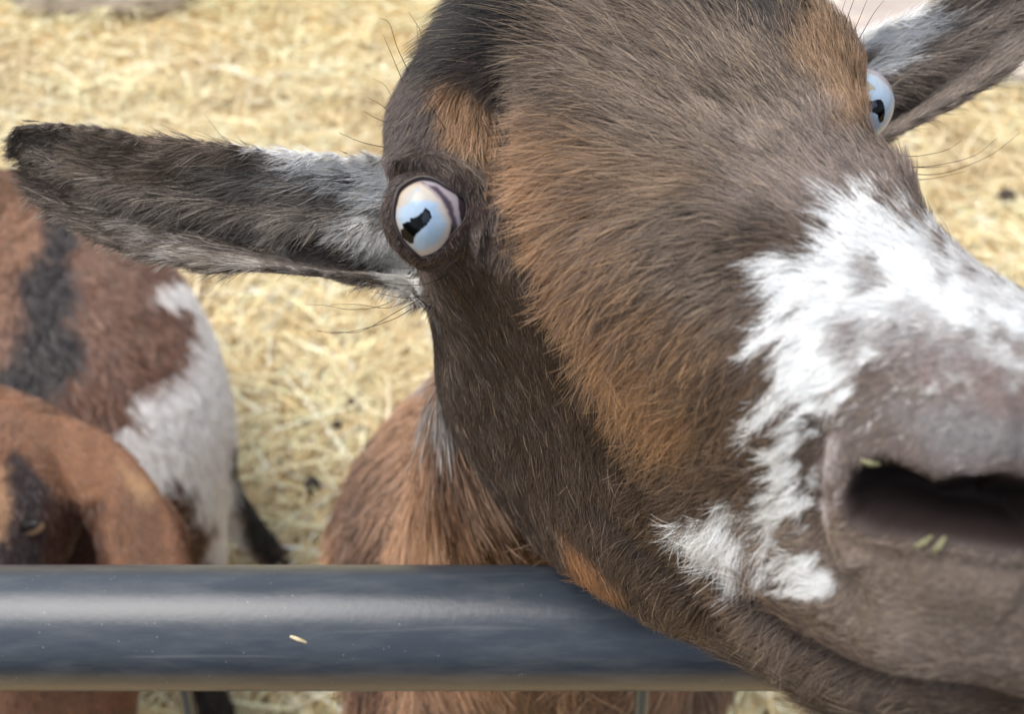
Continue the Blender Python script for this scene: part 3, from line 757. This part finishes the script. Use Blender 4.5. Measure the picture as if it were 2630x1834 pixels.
for k in (0, 1):
    c0 = EYE[k]; r0 = ER[k]
    bm = bmesh.new(); bmesh.ops.create_uvsphere(bm, u_segments=320, v_segments=200, radius=r0)
    me = bpy.data.meshes.new('eyeball'); bm.to_mesh(me); bm.free(); me.shade_smooth(); me.materials.append(M_eye)
    o = bpy.data.objects.new('eyeball', me); col.objects.link(o)
    ev = verts(o)
    q = ev+c0
    ex, ey, ez = proj(q)
    fr = ev@(CAM-c0) > -.1*r0*np.linalg.norm(CAM-c0)
    si = np.where(fr, sdf(ex, ey, IRIS[k]), 99)
    # cornea bulge
    ev = ev*(1+.07*sm(6, -60, si))[:, None]
    sl_ = np.where(fr, sdf(ex, ey, LID[k]), 99) if k == 0 else np.full(len(ev), -9.)
    ev = ev*(1-.10*sm(2, 22, sl_))[:, None]
    setverts(o, ev)
    q = ev+c0
    ex, ey, ez = proj(q); nn_ = np.c_[ex, ey]
    si = np.where(fr, sdf(ex, ey, IRIS[k]), 99)
    c = np.tile(s2l((176,166,172)), (len(ev), 1))
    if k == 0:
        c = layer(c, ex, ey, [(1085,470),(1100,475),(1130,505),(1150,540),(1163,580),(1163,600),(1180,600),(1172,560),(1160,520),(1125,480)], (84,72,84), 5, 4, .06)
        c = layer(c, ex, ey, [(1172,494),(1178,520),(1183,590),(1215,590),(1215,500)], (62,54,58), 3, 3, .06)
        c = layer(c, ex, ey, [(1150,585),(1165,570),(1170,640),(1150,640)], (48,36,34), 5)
    m = sm(2, -2, si)[:, None]
    ir = np.tile(s2l((184,208,230)), (len(ev), 1))
    st = fbm(np.c_[np.arctan2(ey-565, ex-1080)*60, np.hypot(ex-1080, ey-565)*.35], .35, 51)
    ir = ir*(.92+.16*st[:, None])
    rim = s2l((214,190,162))
    e_ = sm(-26, -6, si+14*(fbm(nn_, .05, 52)-.5))[:, None]*(.7 if k == 0 else .25)
    ir = ir*(1-e_)+rim*e_
    if k == 0:
        ir = layer(ir, ex, ey, [(1010,470),(1085,462),(1066,500),(1052,522),(1045,533),(1034,526),(1008,535)], (206,188,162), 3, 6, .06, .6)
        ir = layer(ir, ex, ey, [(1085,468),(1110,495),(1120,520),(1090,512),(1052,520),(1068,495)], (214,204,190), 4, 5, .06, .85)
        ir = layer(ir, ex, ey, [(1080,525),(1118,522),(1124,560),(1110,600),(1080,615),(1100,570),(1112,548)], (160,190,226), 12, 6, .06, .6)
        ir = layer(ir, ex, ey, [(1060,650),(1140,625),(1120,665),(1080,668)], (225,210,200), 8, 5, .06, .7)
    else:
        ir = layer(ir, ex, ey, [(2205,196),(2222,200),(2240,216),(2246,228),(2232,232),(2212,226)], (176,166,140), 3, 5, .06, .9)
        ir = layer(ir, ex, ey, [(2205,288),(2240,290),(2258,312),(2262,330),(2205,330)], (168,186,220), 6, 5, .06, .7)
    lim = np.exp(-((si+1)/3.0)**2)[:, None]*.5
    ir = ir*(1-lim)+s2l((150,120,96))*lim
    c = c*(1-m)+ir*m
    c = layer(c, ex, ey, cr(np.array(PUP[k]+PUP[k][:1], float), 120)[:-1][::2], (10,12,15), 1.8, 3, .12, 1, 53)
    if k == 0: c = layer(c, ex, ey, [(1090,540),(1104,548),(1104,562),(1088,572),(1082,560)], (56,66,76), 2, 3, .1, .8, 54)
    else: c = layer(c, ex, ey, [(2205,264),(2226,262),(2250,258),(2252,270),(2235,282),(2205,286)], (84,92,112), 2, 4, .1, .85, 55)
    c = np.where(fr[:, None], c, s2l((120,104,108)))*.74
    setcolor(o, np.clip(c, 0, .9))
    o.location = c0
    o.parent = goat; o.matrix_parent_inverse = Matrix.Translation(-goat.location)
# lids: a fleshy margin round the left eye, a thin one round the far eye
LL = LIDL[np.arange(-1, len(LIDL)+1) % len(LIDL)]
def ringtube(L, rad, m=10):
    n = len(L); nx_ = np.roll(L, -1, 0)-np.roll(L, 1, 0); nx_ /= np.linalg.norm(nx_, axis=1)[:, None]
    o_ = L-EYE[0]; o_ /= np.linalg.norm(o_, axis=1)[:, None]
    sd_ = np.cross(nx_, o_)
    th = np.linspace(0, 2*math.pi, m, endpoint=False)
    r_ = rad*(1+.25*(noise(L, 700, 61)-.5))
    rings = L[:, None]+o_[:, None]*(r_[:, None]*np.sin(th))[..., None]*.9+sd_[:, None]*(r_[:, None]*np.cos(th))[..., None]*1.1
    v = rings.reshape(-1, 3); f = []
    for i in range(n):
        for j in range(m):
            a = i*m+j; b = i*m+(j+1) % m; c = ((i+1) % n)*m
            f.append((a, b, c+(j+1) % m, c+j))
    return v, f
_lx, _ly, _ = proj(LIDL)
_lw = np.clip(((1105-_lx)*.6+(560-_ly))/110, -1, 1)          # heavier upper lid, thin lower margin
mk('eyelid', *ringtube(EYE[0]+(LIDL-EYE[0])*(1.006+.016*_lw)[:, None], .00034+.00022*_lw), M_lid, goat)

# whiskers and lashes
M_wh = mat('whisker', color=tuple(s2l((60,46,38))), rough=.4)
WH = [[(1075,770),(1020,800),(930,850),(870,853),(812,850)],[(1070,785),(1010,820),(920,848),(850,856),(815,849)],[(1060,740),(980,785),(900,795),(840,785),(782,782)],
      [(1080,755),(1000,790),(920,782),(850,782)],[(1150,660),(1080,685),(1020,688),(980,680)],[(1160,700),(1090,730),(1000,728),(930,712)],[(1110,760),(1040,765),(980,755),(950,748)],
      [(1050,185),(1020,120),(1000,60),(975,45)],[(1035,210),(1010,150),(985,90)],[(1100,150),(1080,80),(1050,30)],[(1010,300),(980,270),(940,248)],[(1005,320),(960,300),(935,285)],[(998,380),(930,365),(870,340)],
      [(1015,270),(990,220),(955,200)],[(1090,150),(1075,110),(1070,60)],
      [(2300,400),(2360,400),(2430,385),(2470,360)],[(2305,430),(2400,425),(2500,400),(2560,355)],[(2308,445),(2420,445),(2540,400),(2620,340)],[(2310,455),(2380,460),(2480,440)],[(2300,420),(2370,430),(2440,425)],
      [(2150,60),(2165,20),(2180,-30)],[(2165,80),(2185,20),(2200,-20)],[(2185,100),(2210,40),(2230,-10)],[(2195,120),(2240,40),(2270,0)],
      [(1130,250),(1105,230),(1085,215)],[(1150,340),(1110,280),(1070,230)]]
wp = []
bvh2 = BVHTree.FromPolygons([tuple(q) for q in V], [tuple(p.vertices) for p in body.data.polygons])
for i, ln in enumerate(WH):
    r = P(ln[0][0], ln[0][1], 1.0)-CAM; r /= np.linalg.norm(r)
    h_ = bvh2.ray_cast(Vector(CAM), Vector(r))[0]
    z0 = proj(np.array(h_))[2] if h_ is not None else (.215 if ln[0][0] < 1500 else .235)
    if z0 > .3: z0 = .215 if ln[0][0] < 1500 else .235
    pts = np.array([P(px, py, z0-.004-.012*j/(len(ln)-1)) if i < 13 or i > 20 else P(px, py, z0) for j, (px, py) in enumerate(ln)])
    pts[0] = P(ln[0][0], ln[0][1], z0+.001)
    wp.append(cr(pts, 14))
wp = np.array(wp)
haircurves('whiskers', wp, np.tile(np.linspace(.00011, .00004, 14), (len(wp), 1)), np.tile(s2l((70,54,44)), (len(wp), 14, 1)), M_fur, goat)

# ------------------------------------------------------------------ gate
gate = empty('metal_gate', (0.0, float(P(0,1610,.28)[1]), 0.0))
tag(gate, 'dark grey round metal gate rail the goat rests its jaw on', 'gate')
RY, RZ = float(P(0,1610,.28)[1]), float(P(0,1610,.28)[2])
M_rail = mat('painted steel', color=tuple(s2l((53,60,69))), rough=.32, spec=.5, nz=(30, .05), bump=(420, .12, .0006))
def dust(m):
    t = m.node_tree; b = t.nodes['Principled BSDF']
    tc = t.nodes.new('ShaderNodeTexCoord'); mp = t.nodes.new('ShaderNodeMapping'); mp.inputs['Scale'].default_value = (12, 60, 60)
    n = t.nodes.new('ShaderNodeTexNoise'); n.inputs['Scale'].default_value = 3.5; n.inputs['Detail'].default_value = 8; n.inputs['Roughness'].default_value = .65
    t.links.new(tc.outputs['Object'], mp.inputs[0]); t.links.new(mp.outputs[0], n.inputs['Vector'])
    r = t.nodes.new('ShaderNodeValToRGB'); r.color_ramp.elements[0].position = .45; r.color_ramp.elements[1].position = .8
    t.links.new(n.outputs['Fac'], r.inputs[0])
    v_ = t.nodes.new('ShaderNodeTexVoronoi'); v_.inputs['Scale'].default_value = 330
    t.links.new(tc.outputs['Object'], v_.inputs['Vector'])
    r2 = t.nodes.new('ShaderNodeValToRGB'); r2.color_ramp.elements[0].position = .05; r2.color_ramp.elements[0].color = (.35,.35,.35,1); r2.color_ramp.elements[1].position = .12; r2.color_ramp.elements[1].color = (0,0,0,1)
    t.links.new(v_.outputs['Distance'], r2.inputs[0])
    n3 = t.nodes.new('ShaderNodeTexNoise'); n3.inputs['Scale'].default_value = 45
    t.links.new(tc.outputs['Object'], n3.inputs['Vector'])
    gt = t.nodes.new('ShaderNodeMath'); gt.operation = 'GREATER_THAN'; gt.inputs[1].default_value = .54; t.links.new(n3.outputs['Fac'], gt.inputs[0])
    mu = t.nodes.new('ShaderNodeMath'); mu.operation = 'MULTIPLY'; t.links.new(r2.outputs[0], mu.inputs[0]); t.links.new(gt.outputs[0], mu.inputs[1])
    ad = t.nodes.new('ShaderNodeMath'); ad.operation = 'MULTIPLY_ADD'; ad.inputs[1].default_value = .12
    t.links.new(r.outputs[0], ad.inputs[0]); t.links.new(mu.outputs[0], ad.inputs[2])
    mx = t.nodes.new('ShaderNodeMix'); mx.data_type = 'RGBA'
    old = b.inputs['Base Color'].links[0].from_socket
    t.links.new(ad.outputs[0], mx.inputs['Factor']); t.links.new(old, mx.inputs['A']); mx.inputs['B'].default_value = (*s2l((165,165,162)), 1)
    t.links.new(mx.outputs['Result'], b.inputs['Base Color'])
    mp2 = t.nodes.new('ShaderNodeMapping'); mp2.inputs['Scale'].default_value = (9, 260, 260); mp2.inputs['Rotation'].default_value = (0, .06, .05)
    n4 = t.nodes.new('ShaderNodeTexNoise'); n4.inputs['Scale'].default_value = 1.0; n4.inputs['Detail'].default_value = 3; n4.inputs['Distortion'].default_value = .6
    t.links.new(tc.outputs['Object'], mp2.inputs[0]); t.links.new(mp2.outputs[0], n4.inputs['Vector'])
    r4 = t.nodes.new('ShaderNodeValToRGB'); r4.color_ramp.elements[0].position = .66; r4.color_ramp.elements[1].position = .74; r4.color_ramp.elements[1].color = (.09, .09, .09, 1)
    t.links.new(n4.outputs['Fac'], r4.inputs[0])
    a2 = t.nodes.new('ShaderNodeMath'); a2.operation = 'ADD'
    t.links.new(ad.outputs[0], a2.inputs[0]); t.links.new(r4.outputs[0], a2.inputs[1]); t.links.new(a2.outputs[0], mx.inputs['Factor'])
    mr = t.nodes.new('ShaderNodeMapRange'); mr.inputs[3].default_value = .24; mr.inputs[4].default_value = .38
    t.links.new(n.outputs['Fac'], mr.inputs[0]); t.links.new(mr.outputs[0], b.inputs['Roughness'])
dust(M_rail)
mk('rail', *tube([(-1.3, RY, RZ), (0, RY, RZ), (1.3, RY, RZ)], [.021,.021,.021], n=40, m=96), M_rail, gate)
M_wire = mat('galvanised wire', color=tuple(s2l((96,104,108))), rough=.4, metal=.6)
for px0, px1 in ((462, 500), (1655, 1640)):
    a = P(px0, 1700, .30); b = P(px1, 1900, .315)
    d = (b-a)/np.linalg.norm(b-a)
    mk('wire', *tube([a, (a+b)/2, a+d*.6], [.0026,.0026,.0026], up=RT, m=14), M_wire, gate)
lowr = []
mk('lower_rail', *tube([(-1.3, RY, .45), (1.3, RY, .45)], [.021,.021], n=10, m=32), M_rail, gate)
st_ = mk('straw_piece', *tube([P(748,1636,.2595), P(766,1643,.2588), P(786,1651,.2592)], [.0005,.0007,.0004], up=(0,0,1), m=8, n=8), mat('straw piece', color=tuple(s2l((196,184,150)))))
tag(st_, 'tiny pale bit of straw stuck to the front of the grey gate rail', 'straw')

# ------------------------------------------------------------------ ground
M_soil = mat('dry soil', color=tuple(s2l((190,162,112))), rough=.9, spec=.1, nz=(14, .3), bump=(40, .6, .01))
gn = 60
gx, gy = np.meshgrid(np.linspace(-9, 9, gn), np.linspace(-1.5, 16, gn))
gz = np.zeros_like(gx)
gv = np.c_[gx.ravel(), gy.ravel(), gz.ravel()]
gf = [(i*gn+j, i*gn+j+1, (i+1)*gn+j+1, (i+1)*gn+j) for i in range(gn-1) for j in range(gn-1)]
tag(mk('ground', gv, gf, M_soil), kind='structure')
def G(px, py, h):
    """point on the sight line of (px,py) at height h"""
    r = P(px, py, 1.0)-CAM
    return CAM+r*((h-CAM[2])/r[2])
M_straw = mat('straw', attr='coat', rough=.55, spec=.3)
def straw(n, ymin, ymax, xs, lmin, lmax, wmin, wmax, hz, seed):
    r = np.random.default_rng(seed)
    yy = ymin+(ymax-ymin)*r.random(n); xx = (r.random(n)*2-1)*(xs[0]+(yy-ymin)/(ymax-ymin)*(xs[1]-xs[0]))
    L = lmin+(lmax-lmin)*r.random(n)**1.6; wd = wmin+(wmax-wmin)*r.random(n)
    th = r.random(n)*math.pi*2
    th = th+1.2*(noise(np.c_[xx, yy], 4, seed)-.5)
    base = .004+hz*r.random(n)**1.3
    tilt = r.normal(size=n)*.10
    K = 5; s = np.linspace(-.5, .5, K)
    bend = r.normal(size=n)*.12
    ang = th[:, None]+bend[:, None]*s
    dx = np.cumsum(np.cos(ang), 1)/K*L[:, None]; dy = np.cumsum(np.sin(ang), 1)/K*L[:, None]
    cx_ = xx[:, None]+dx-dx.mean(1)[:, None]; cy_ = yy[:, None]+dy-dy.mean(1)[:, None]
    cz = base[:, None]+tilt[:, None]*s*L[:, None]+.02*L[:, None]*(1-4*s*s)
    cz = np.maximum(cz, .003)
    side = np.stack([-np.sin(ang), np.cos(ang), np.repeat(r.normal(size=(n, 1))*.5, K, 1)], -1)
    side = side/np.linalg.norm(side, axis=2)[..., None]*(wd[:, None, None]/2)
    c3 = np.stack([cx_, cy_, cz], -1)
    a = c3-side; b = c3+side
    v = np.stack([a, b], 2).reshape(-1, 3)
    i0 = (np.arange(n)*K*2)[:, None]+(np.arange(K-1)*2)[None]
    q = np.stack([i0, i0+1, i0+3, i0+2], -1).reshape(-1, 4)
    pal = s2l(np.array([(234,216,170),(244,230,188),(226,204,152),(208,184,136),(250,240,206),(196,176,130),(230,220,176),(176,154,114)]))
    c = pal[r.integers(0, len(pal), n)]*np.array([1.12, 1.13, 1.17])*np.clip(1+.12*r.normal(size=n), .6, 1.2)[:, None]
    gr = (sm(2.2, 3.4, yy)*sm(.3, -1.2, xx+.2*yy-.6)*.75+.15*(noise(np.c_[xx, yy], 1.6, 71) > .6)*sm(1.8, 2.6, yy))[:, None]
    c = c*(1-gr)+s2l((196,198,150))*gr
    dk = sm(.48, .68, fbm(np.c_[xx, yy], 5, 72))[:, None]*.32
    c = c*(1-dk)+s2l((150,122,84))*dk
    return v, q, np.repeat(c, K*2, axis=0)
sv = []; sf = []; sc_ = []; off = 0
for a in [(3800, .2, 2.6, (1.0, 2.0), .14, .36, .0024, .0044, .05, 83), (52000, .1, 2.4, (1.0, 2.0), .03, .26, .0014, .0038, .035, 81), (46000, 2.2, 6.5, (1.9, 4.6), .05, .22, .002, .006, .04, 82)]:
    v, q, c = straw(*a); sv.append(v); sf.append(q+off); sc_.append(c); off += len(v)
sv = np.concatenate(sv); sf = np.concatenate(sf); sc_ = np.concatenate(sc_)
me = bpy.data.meshes.new('straw_bedding')
me.vertices.add(len(sv)); me.vertices.foreach_set('co', sv.astype(np.float32).ravel())
me.loops.add(len(sf)*4); me.loops.foreach_set('vertex_index', sf.astype(np.int32).ravel())
me.polygons.add(len(sf)); me.polygons.foreach_set('loop_start', np.arange(len(sf), dtype=np.int32)*4); me.polygons.foreach_set('loop_total', np.full(len(sf), 4, np.int32))
me.update(calc_edges=True)
o = bpy.data.objects.new('straw_bedding', me); col.objects.link(o); me.materials.append(M_straw); setcolor(o, np.clip(sc_, 0, .9))
tag(o, 'loose yellow straw scattered thickly over the pen floor', 'straw', kind='stuff')
# crumbs of hay caught at the nostril
for i, (px, py, dx_, dy_, lb) in enumerate([(2235,1188,22,5,'pale green crumb of hay stuck above the goat nostril corner'),(2372,1392,20,-12,'greenish crumb of hay under the goat nostril nearest its rear corner'),(2412,1400,14,-18,'greenish crumb of hay under the goat nostril furthest right')]):
    q_ = bvh2.ray_cast(Vector(CAM), Vector((P(px, py, 1.0)-CAM)/np.linalg.norm(P(px, py, 1.0)-CAM)))[0]
    if q_ is None: continue
    zz = proj(np.array(q_))[2]-.0012
    hc = mk('hay_crumb', *tube([P(px-dx_, py-dy_, zz), P(px, py+3, zz-.0006), P(px+dx_, py+dy_, zz)], [.0003, .0005, .0003], up=(0,0,1), m=8, n=8), mat('hay crumb', color=tuple(s2l((122,120,88))), rough=.7))
    tag(hc, lb, 'hay crumb', 'crumbs of hay at the nostril')
# dark droppings in the straw
M_dung = mat('dung', color=tuple(s2l((58,48,40))), rough=.8, bump=(200, .6, .002))
DR = [(802,1242,.014,'round dark dropping in the straw between the white goat and the reddish shoulder'),(2585,502,.020,'dark clump in the straw beyond the far ear at the right edge'),
      (905,1030,.009,'small dark dropping in the straw above the biggest dropping'),(865,1090,.009,'flattened dark crumb in the straw left of the goat cheek'),(582,265,.010,'lone small dark dropping in the straw above the left ear')]
for i, (px, py, rr_, lb) in enumerate(DR):
    c = G(px, py, .035)
    bm = bmesh.new(); bmesh.ops.create_icosphere(bm, subdivisions=3, radius=rr_)
    for vv in bm.verts:
        k_ = noise(np.array([tuple(vv.co)])*1+i, 90, 91)[0]
        vv.co = vv.co*(.8+.4*k_); vv.co.z *= .75
    me = bpy.data.meshes.new('dropping'); bm.to_mesh(me); bm.free(); me.shade_smooth(); me.materials.append(M_dung)
    o = bpy.data.objects.new('dropping', me); col.objects.link(o); o.location = c
    tag(o, lb, 'dropping', 'droppings lying in the straw')

# ------------------------------------------------------------------ spotted goat behind
def othergoat(nm, parts, vox, label, coatfn, nfur, flen, frad, gl, root_loc, ze=9):
    e = empty(nm, root_loc); tag(e, label, 'goat')
    v, f = merge(parts)
    ob = mk('body', v, f, M_skin, e); fixnormals(ob); remesh(ob, vox, 6)
    VV = verts(ob); NN = vnormals(ob); X, Y, Z = proj(VV)
    setcolor(ob, np.clip(coatfn(X, Y, VV)*.85, 0, 1))
    TT = tris(ob)
    tcm = CAM-VV; tcm /= np.linalg.norm(tcm, axis=1)[:, None]
    dd = np.where(np.einsum('ij,ij->i', NN, tcm) > -.2, 1, .15)*np.where((X > -200) & (Y < 2100), 1, .1)
    r = np.random.default_rng(len(nm)); k_, b_ = scatter(VV, TT, dd, nfur, r)
    ro = (VV[TT[k_]]*b_[..., None]).sum(1); rn_ = (NN[TT[k_]]*b_[..., None]).sum(1); rn_ /= np.linalg.norm(rn_, axis=1)[:, None]
    X, Y, Z = proj(ro)
    gg = guides(X, Y, gl)
    fur('fur', ro, rn_, gg[:, :2], flen*np.ones(nfur), .2*np.ones(nfur), coatfn(X+r.normal(size=nfur)*8, Y+r.normal(size=nfur)*8, ro), frad*np.ones(nfur), e, cs=90, seed=3)
    return e, ob
bt = [G(40,640,.40), G(90,820,.40), G(150,1050,.38), G(170,1300,.36), G(60,1500,.38)]
btr = tube(bt, [.12,.19,.205,.18,.09], [.12,.18,.19,.17,.10], up=(0, 0, 1), n=30, m=40)
blegs = [tube([G(500,1080,.32), G(540,1210,.22), G(610,1330,.14), G(690,1420,.05), G(715,1445,.01)], [.035,.030,.024,.019,.022], up=RT, n=20, m=16),
         tube([G(450,1250,.34), G(480,1450,.24), G(510,1650,.16), G(545,1800,.08), G(570,1870,.01)], [.06,.045,.022,.018,.022], up=RT, n=20, m=16),
         tube([G(100,1350,.3), G(60,1600,.2), G(30,1800,.1), G(20,1900,.01)], [.05,.04,.02,.02], up=RT, n=16, m=16),
         tube([G(-50,700,.3), G(-60,900,.15), G(-60,1000,.01)], [.05,.03,.02], up=RT, n=16, m=16)]
def coatB(X, Y, VV):
    n = len(X)
    c = np.tile(s2l((140,106,88)), (n, 1))
    c = layer(c, X, Y, [(250,620),(560,660),(500,1000),(300,1200),(0,1300),(0,1000),(200,900)], (118,84,68), 60, 50, .008, .7)
    c = layer(c, X, Y, [(0,480),(90,500),(120,620),(60,760),(0,800)], (168,128,100), 60, 40, .008, .8)
    c = layer(c, X, Y, [(110,520),(180,540),(200,640),(180,780),(220,880),(190,960),(130,1060),(60,1090),(-50,1080),(-50,950),(20,900),(60,820),(50,700),(90,620)], (56,54,56), 22, 50, .012, .95, 101)
    W_ = (236,232,228)
    c = layer(c, X, Y, [(385,725),(520,680),(700,700),(720,1100),(600,1420),(540,1480),(430,1330),(310,1230),(255,1130),(265,1080),(340,1080),(330,1000),(385,960),(440,950),(480,900),(470,800),(415,770)], W_, 10, 70, .020, 1, 102, ani=(1, -.4))
    c = layer(c, X, Y, [(430,1245),(500,1260),(525,1320),(545,1350),(530,1480),(480,1480),(440,1380),(410,1300)], (92,62,46), 10, 40, .02, 1, 103)
    c = layer(c, X, Y, [(592,1120),(620,1130),(640,1230),(700,1350),(760,1460),(700,1480),(640,1400),(600,1260),(585,1180)], (30,27,26), 8, 20, .02, 1, 104)
    c = layer(c, X, Y, [(430,1600),(620,1600),(640,1900),(430,1900)], (34,28,26), 20, 40)
    c = layer(c, X, Y, [(-100,1600),(300,1600),(300,1900),(-100,1900)], (110,72,50), 20, 40)
    return c
othergoat('goat', [btr]+blegs, .005, 'brown and white spotted goat with dark back stripe standing behind the left ear', coatB, 60000, .018, .0005,
          [(100,600,.1,1,1,1),(150,1000,.2,1,1,1),(450,800,.9,.5,1,1),(500,1100,.8,.6,1,1),(600,1300,.2,1,1,1)], tuple(float(q) for q in (bt[1][0], bt[1][1], 0)))

# ------------------------------------------------------------------ brown lop eared goat at the left
def e3(pts, r1, r2=None, up=RT, **k): return tube([P(*p) for p in pts], r1, r2, up=up, **k)
hC = e3([(25,1150,.62),(30,1260,.60),(0,1400,.56),(-60,1560,.53),(-110,1680,.51)], [.040,.048,.044,.032,.024], [.045,.05,.045,.034,.026])
eC = e3([(60,1130,.60),(150,1160,.60),(250,1225,.59),(325,1325,.575),(370,1460,.565),(385,1600,.56),(380,1690,.56)], [.020,.028,.030,.030,.032,.030,.010], [.010,.010,.010,.009,.009,.008,.006], up=FW)
eC2 = e3([(230,1225,.60),(310,1300,.595),(385,1400,.585),(420,1500,.58)], [.018,.026,.030,.02], [.010,.012,.012,.010], up=FW)
nC = e3([(90,1250,.66),(160,1400,.66),(160,1650,.64),(60,1850,.62),(-80,2050,.66)], [.045,.040,.05,.08,.12], [.05,.05,.06,.09,.13])
trC = tube([P(-80,2000,.66), P(-300,2100,.7), P(-700,1900,.95)], [.12,.14,.12], n=20, m=28)
hump = e3([(-40,1080,.64),(40,1110,.64)], [.03,.03])
lgC = []
for dx_ in (-.07, .07):
    b0 = P(-80,2000,.66); lgC.append(tube([(b0[0]+dx_, b0[1], b0[2]), (b0[0]+dx_, b0[1]+.02, b0[2]*.4), (b0[0]+dx_, b0[1], .01)], [.05,.022,.022], n=16, m=14))
    b0 = P(-700,1900,.95); lgC.append(tube([(b0[0]+dx_, b0[1], b0[2]), (b0[0]+dx_, b0[1]+.03, b0[2]*.4), (b0[0]+dx_, b0[1], .01)], [.05,.022,.022], n=16, m=14))
def coatC(X, Y, VV):
    n = len(X)
    c = np.tile(s2l((136,98,74)), (n, 1))
    st = fbm(np.c_[X, Y*.15], .03, 111)[:, None]
    c = c*(.75+.5*st)
    c = layer(c, X, Y, [(-60,1040),(50,1050),(110,1090),(60,1150),(-60,1160)], (132,98,78), 20, 20)
    c = layer(c, X, Y, [(30,1150),(90,1180),(125,1260),(125,1390),(110,1460),(60,1540),(-60,1540),(-30,1400),(8,1340),(12,1200)], (58,47,46), 14, 20)
    c = layer(c, X, Y, [(-60,1180),(25,1200),(30,1300),(10,1380),(-60,1450)], (170,132,100), 18, 20, .02, .8)
    c = layer(c, X, Y, [(120,1280),(260,1290),(300,1500),(300,1700),(100,1700)], (78,50,36), 16, 20, .02, 1)
    c = layer(c, X, Y, [(310,1250),(400,1300),(430,1457),(470,1600),(300,1700),(300,1400)], (112,82,64), 25, 25, .02, .8)
    c = layer(c, X, Y, [(300,1190),(380,1240),(400,1290),(360,1290)], (166,132,98), 14, 15, .02, .8)
    return c
gC, obC = othergoat('goat', [hC, eC, eC2, nC, trC, hump]+lgC, .003, 'reddish brown goat head with drooping ear at left edge above the gate rail', coatC, 50000, .005, .00022,
                [(50,1200,.1,1,1,1),(200,1200,.8,.6,1,1),(400,1350,.4,1,1,1),(160,1450,0,1,1,1)], tuple(float(q) for q in (P(-80,2000,.66)[0], P(-80,2000,.66)[1], 0)))
ec = P(68,1362,.535)
bvC = BVHTree.FromPolygons([tuple(q) for q in verts(obC)], [tuple(p.vertices) for p in obC.data.polygons])
r = P(68,1362,1.0)-CAM; r /= np.linalg.norm(r); h_ = bvC.ray_cast(Vector(CAM), Vector(r))[0]
if h_ is not None: ec = np.array(h_)+r*.0035
bm = bmesh.new(); bmesh.ops.create_uvsphere(bm, u_segments=48, v_segments=32, radius=.016)
for vv in bm.verts: vv.co = Matrix.Rotation(R(-28), 3, 'Y') @ Vector((vv.co.x, vv.co.y*.28, vv.co.z*.42))
me = bpy.data.meshes.new('eyeball'); bm.to_mesh(me); bm.free(); me.shade_smooth()
o = bpy.data.objects.new('eyeball', me); col.objects.link(o)
ev = verts(o); ex, ey, ez = proj(ev+ec)
c = np.tile(s2l((150,126,104)), (len(ev), 1))
c = layer(c, ex, ey, [(10,1300),(120,1290),(112,1340),(90,1360),(66,1370),(44,1370),(20,1376)], (30,26,26), 3)
setcolor(o, c); me.materials.append(M_eye); o.location = ec; o.parent = gC; o.matrix_parent_inverse = Matrix.Translation(-gC.location)

# ------------------------------------------------------------------ rocks and pale path beyond
M_rock = mat('rock', color=tuple(s2l((150,136,118))), rough=.85, nz=(6, .35), bump=(14, .8, .03))
def rock(px, py, sx, sy, sz, lb, seed):
    c = G(px, py, .02)
    bm = bmesh.new(); bmesh.ops.create_icosphere(bm, subdivisions=4, radius=1)
    vs = np.array([tuple(q.co) for q in bm.verts]); k_ = .72+.5*fbm(vs+seed*7, 1.6, seed)
    for vv, kz in zip(bm.verts, k_): vv.co = Vector((vv.co.x*sx*kz, vv.co.y*sy*kz, vv.co.z*sz*kz))
    me = bpy.data.meshes.new('rock'); bm.to_mesh(me); bm.free(); me.shade_smooth(); me.materials.append(M_rock)
    o = bpy.data.objects.new('rock', me); col.objects.link(o); o.location = c
    tag(o, lb, 'rock', 'rocks beyond the straw')
rock(220,-15,.28,.2,.10,'larger brown rock at the top left beyond the straw', 1)
rock(370,5,.16,.13,.06,'smaller pale grey rock right of the brown rock at top left', 2)
pa = [G(2060,-120,.046), G(2150,90,.046), G(2320,110,.046), G(2560,190,.046), G(2900,230,.046), G(3100,-200,.046), G(2500,-300,.046)]
tag(mk('path', pa, [tuple(range(len(pa)))], mat('path', color=tuple(s2l((176,164,156))), rough=.9, nz=(5, .15), bump=(30, .4, .01)), smooth=False), kind='structure')
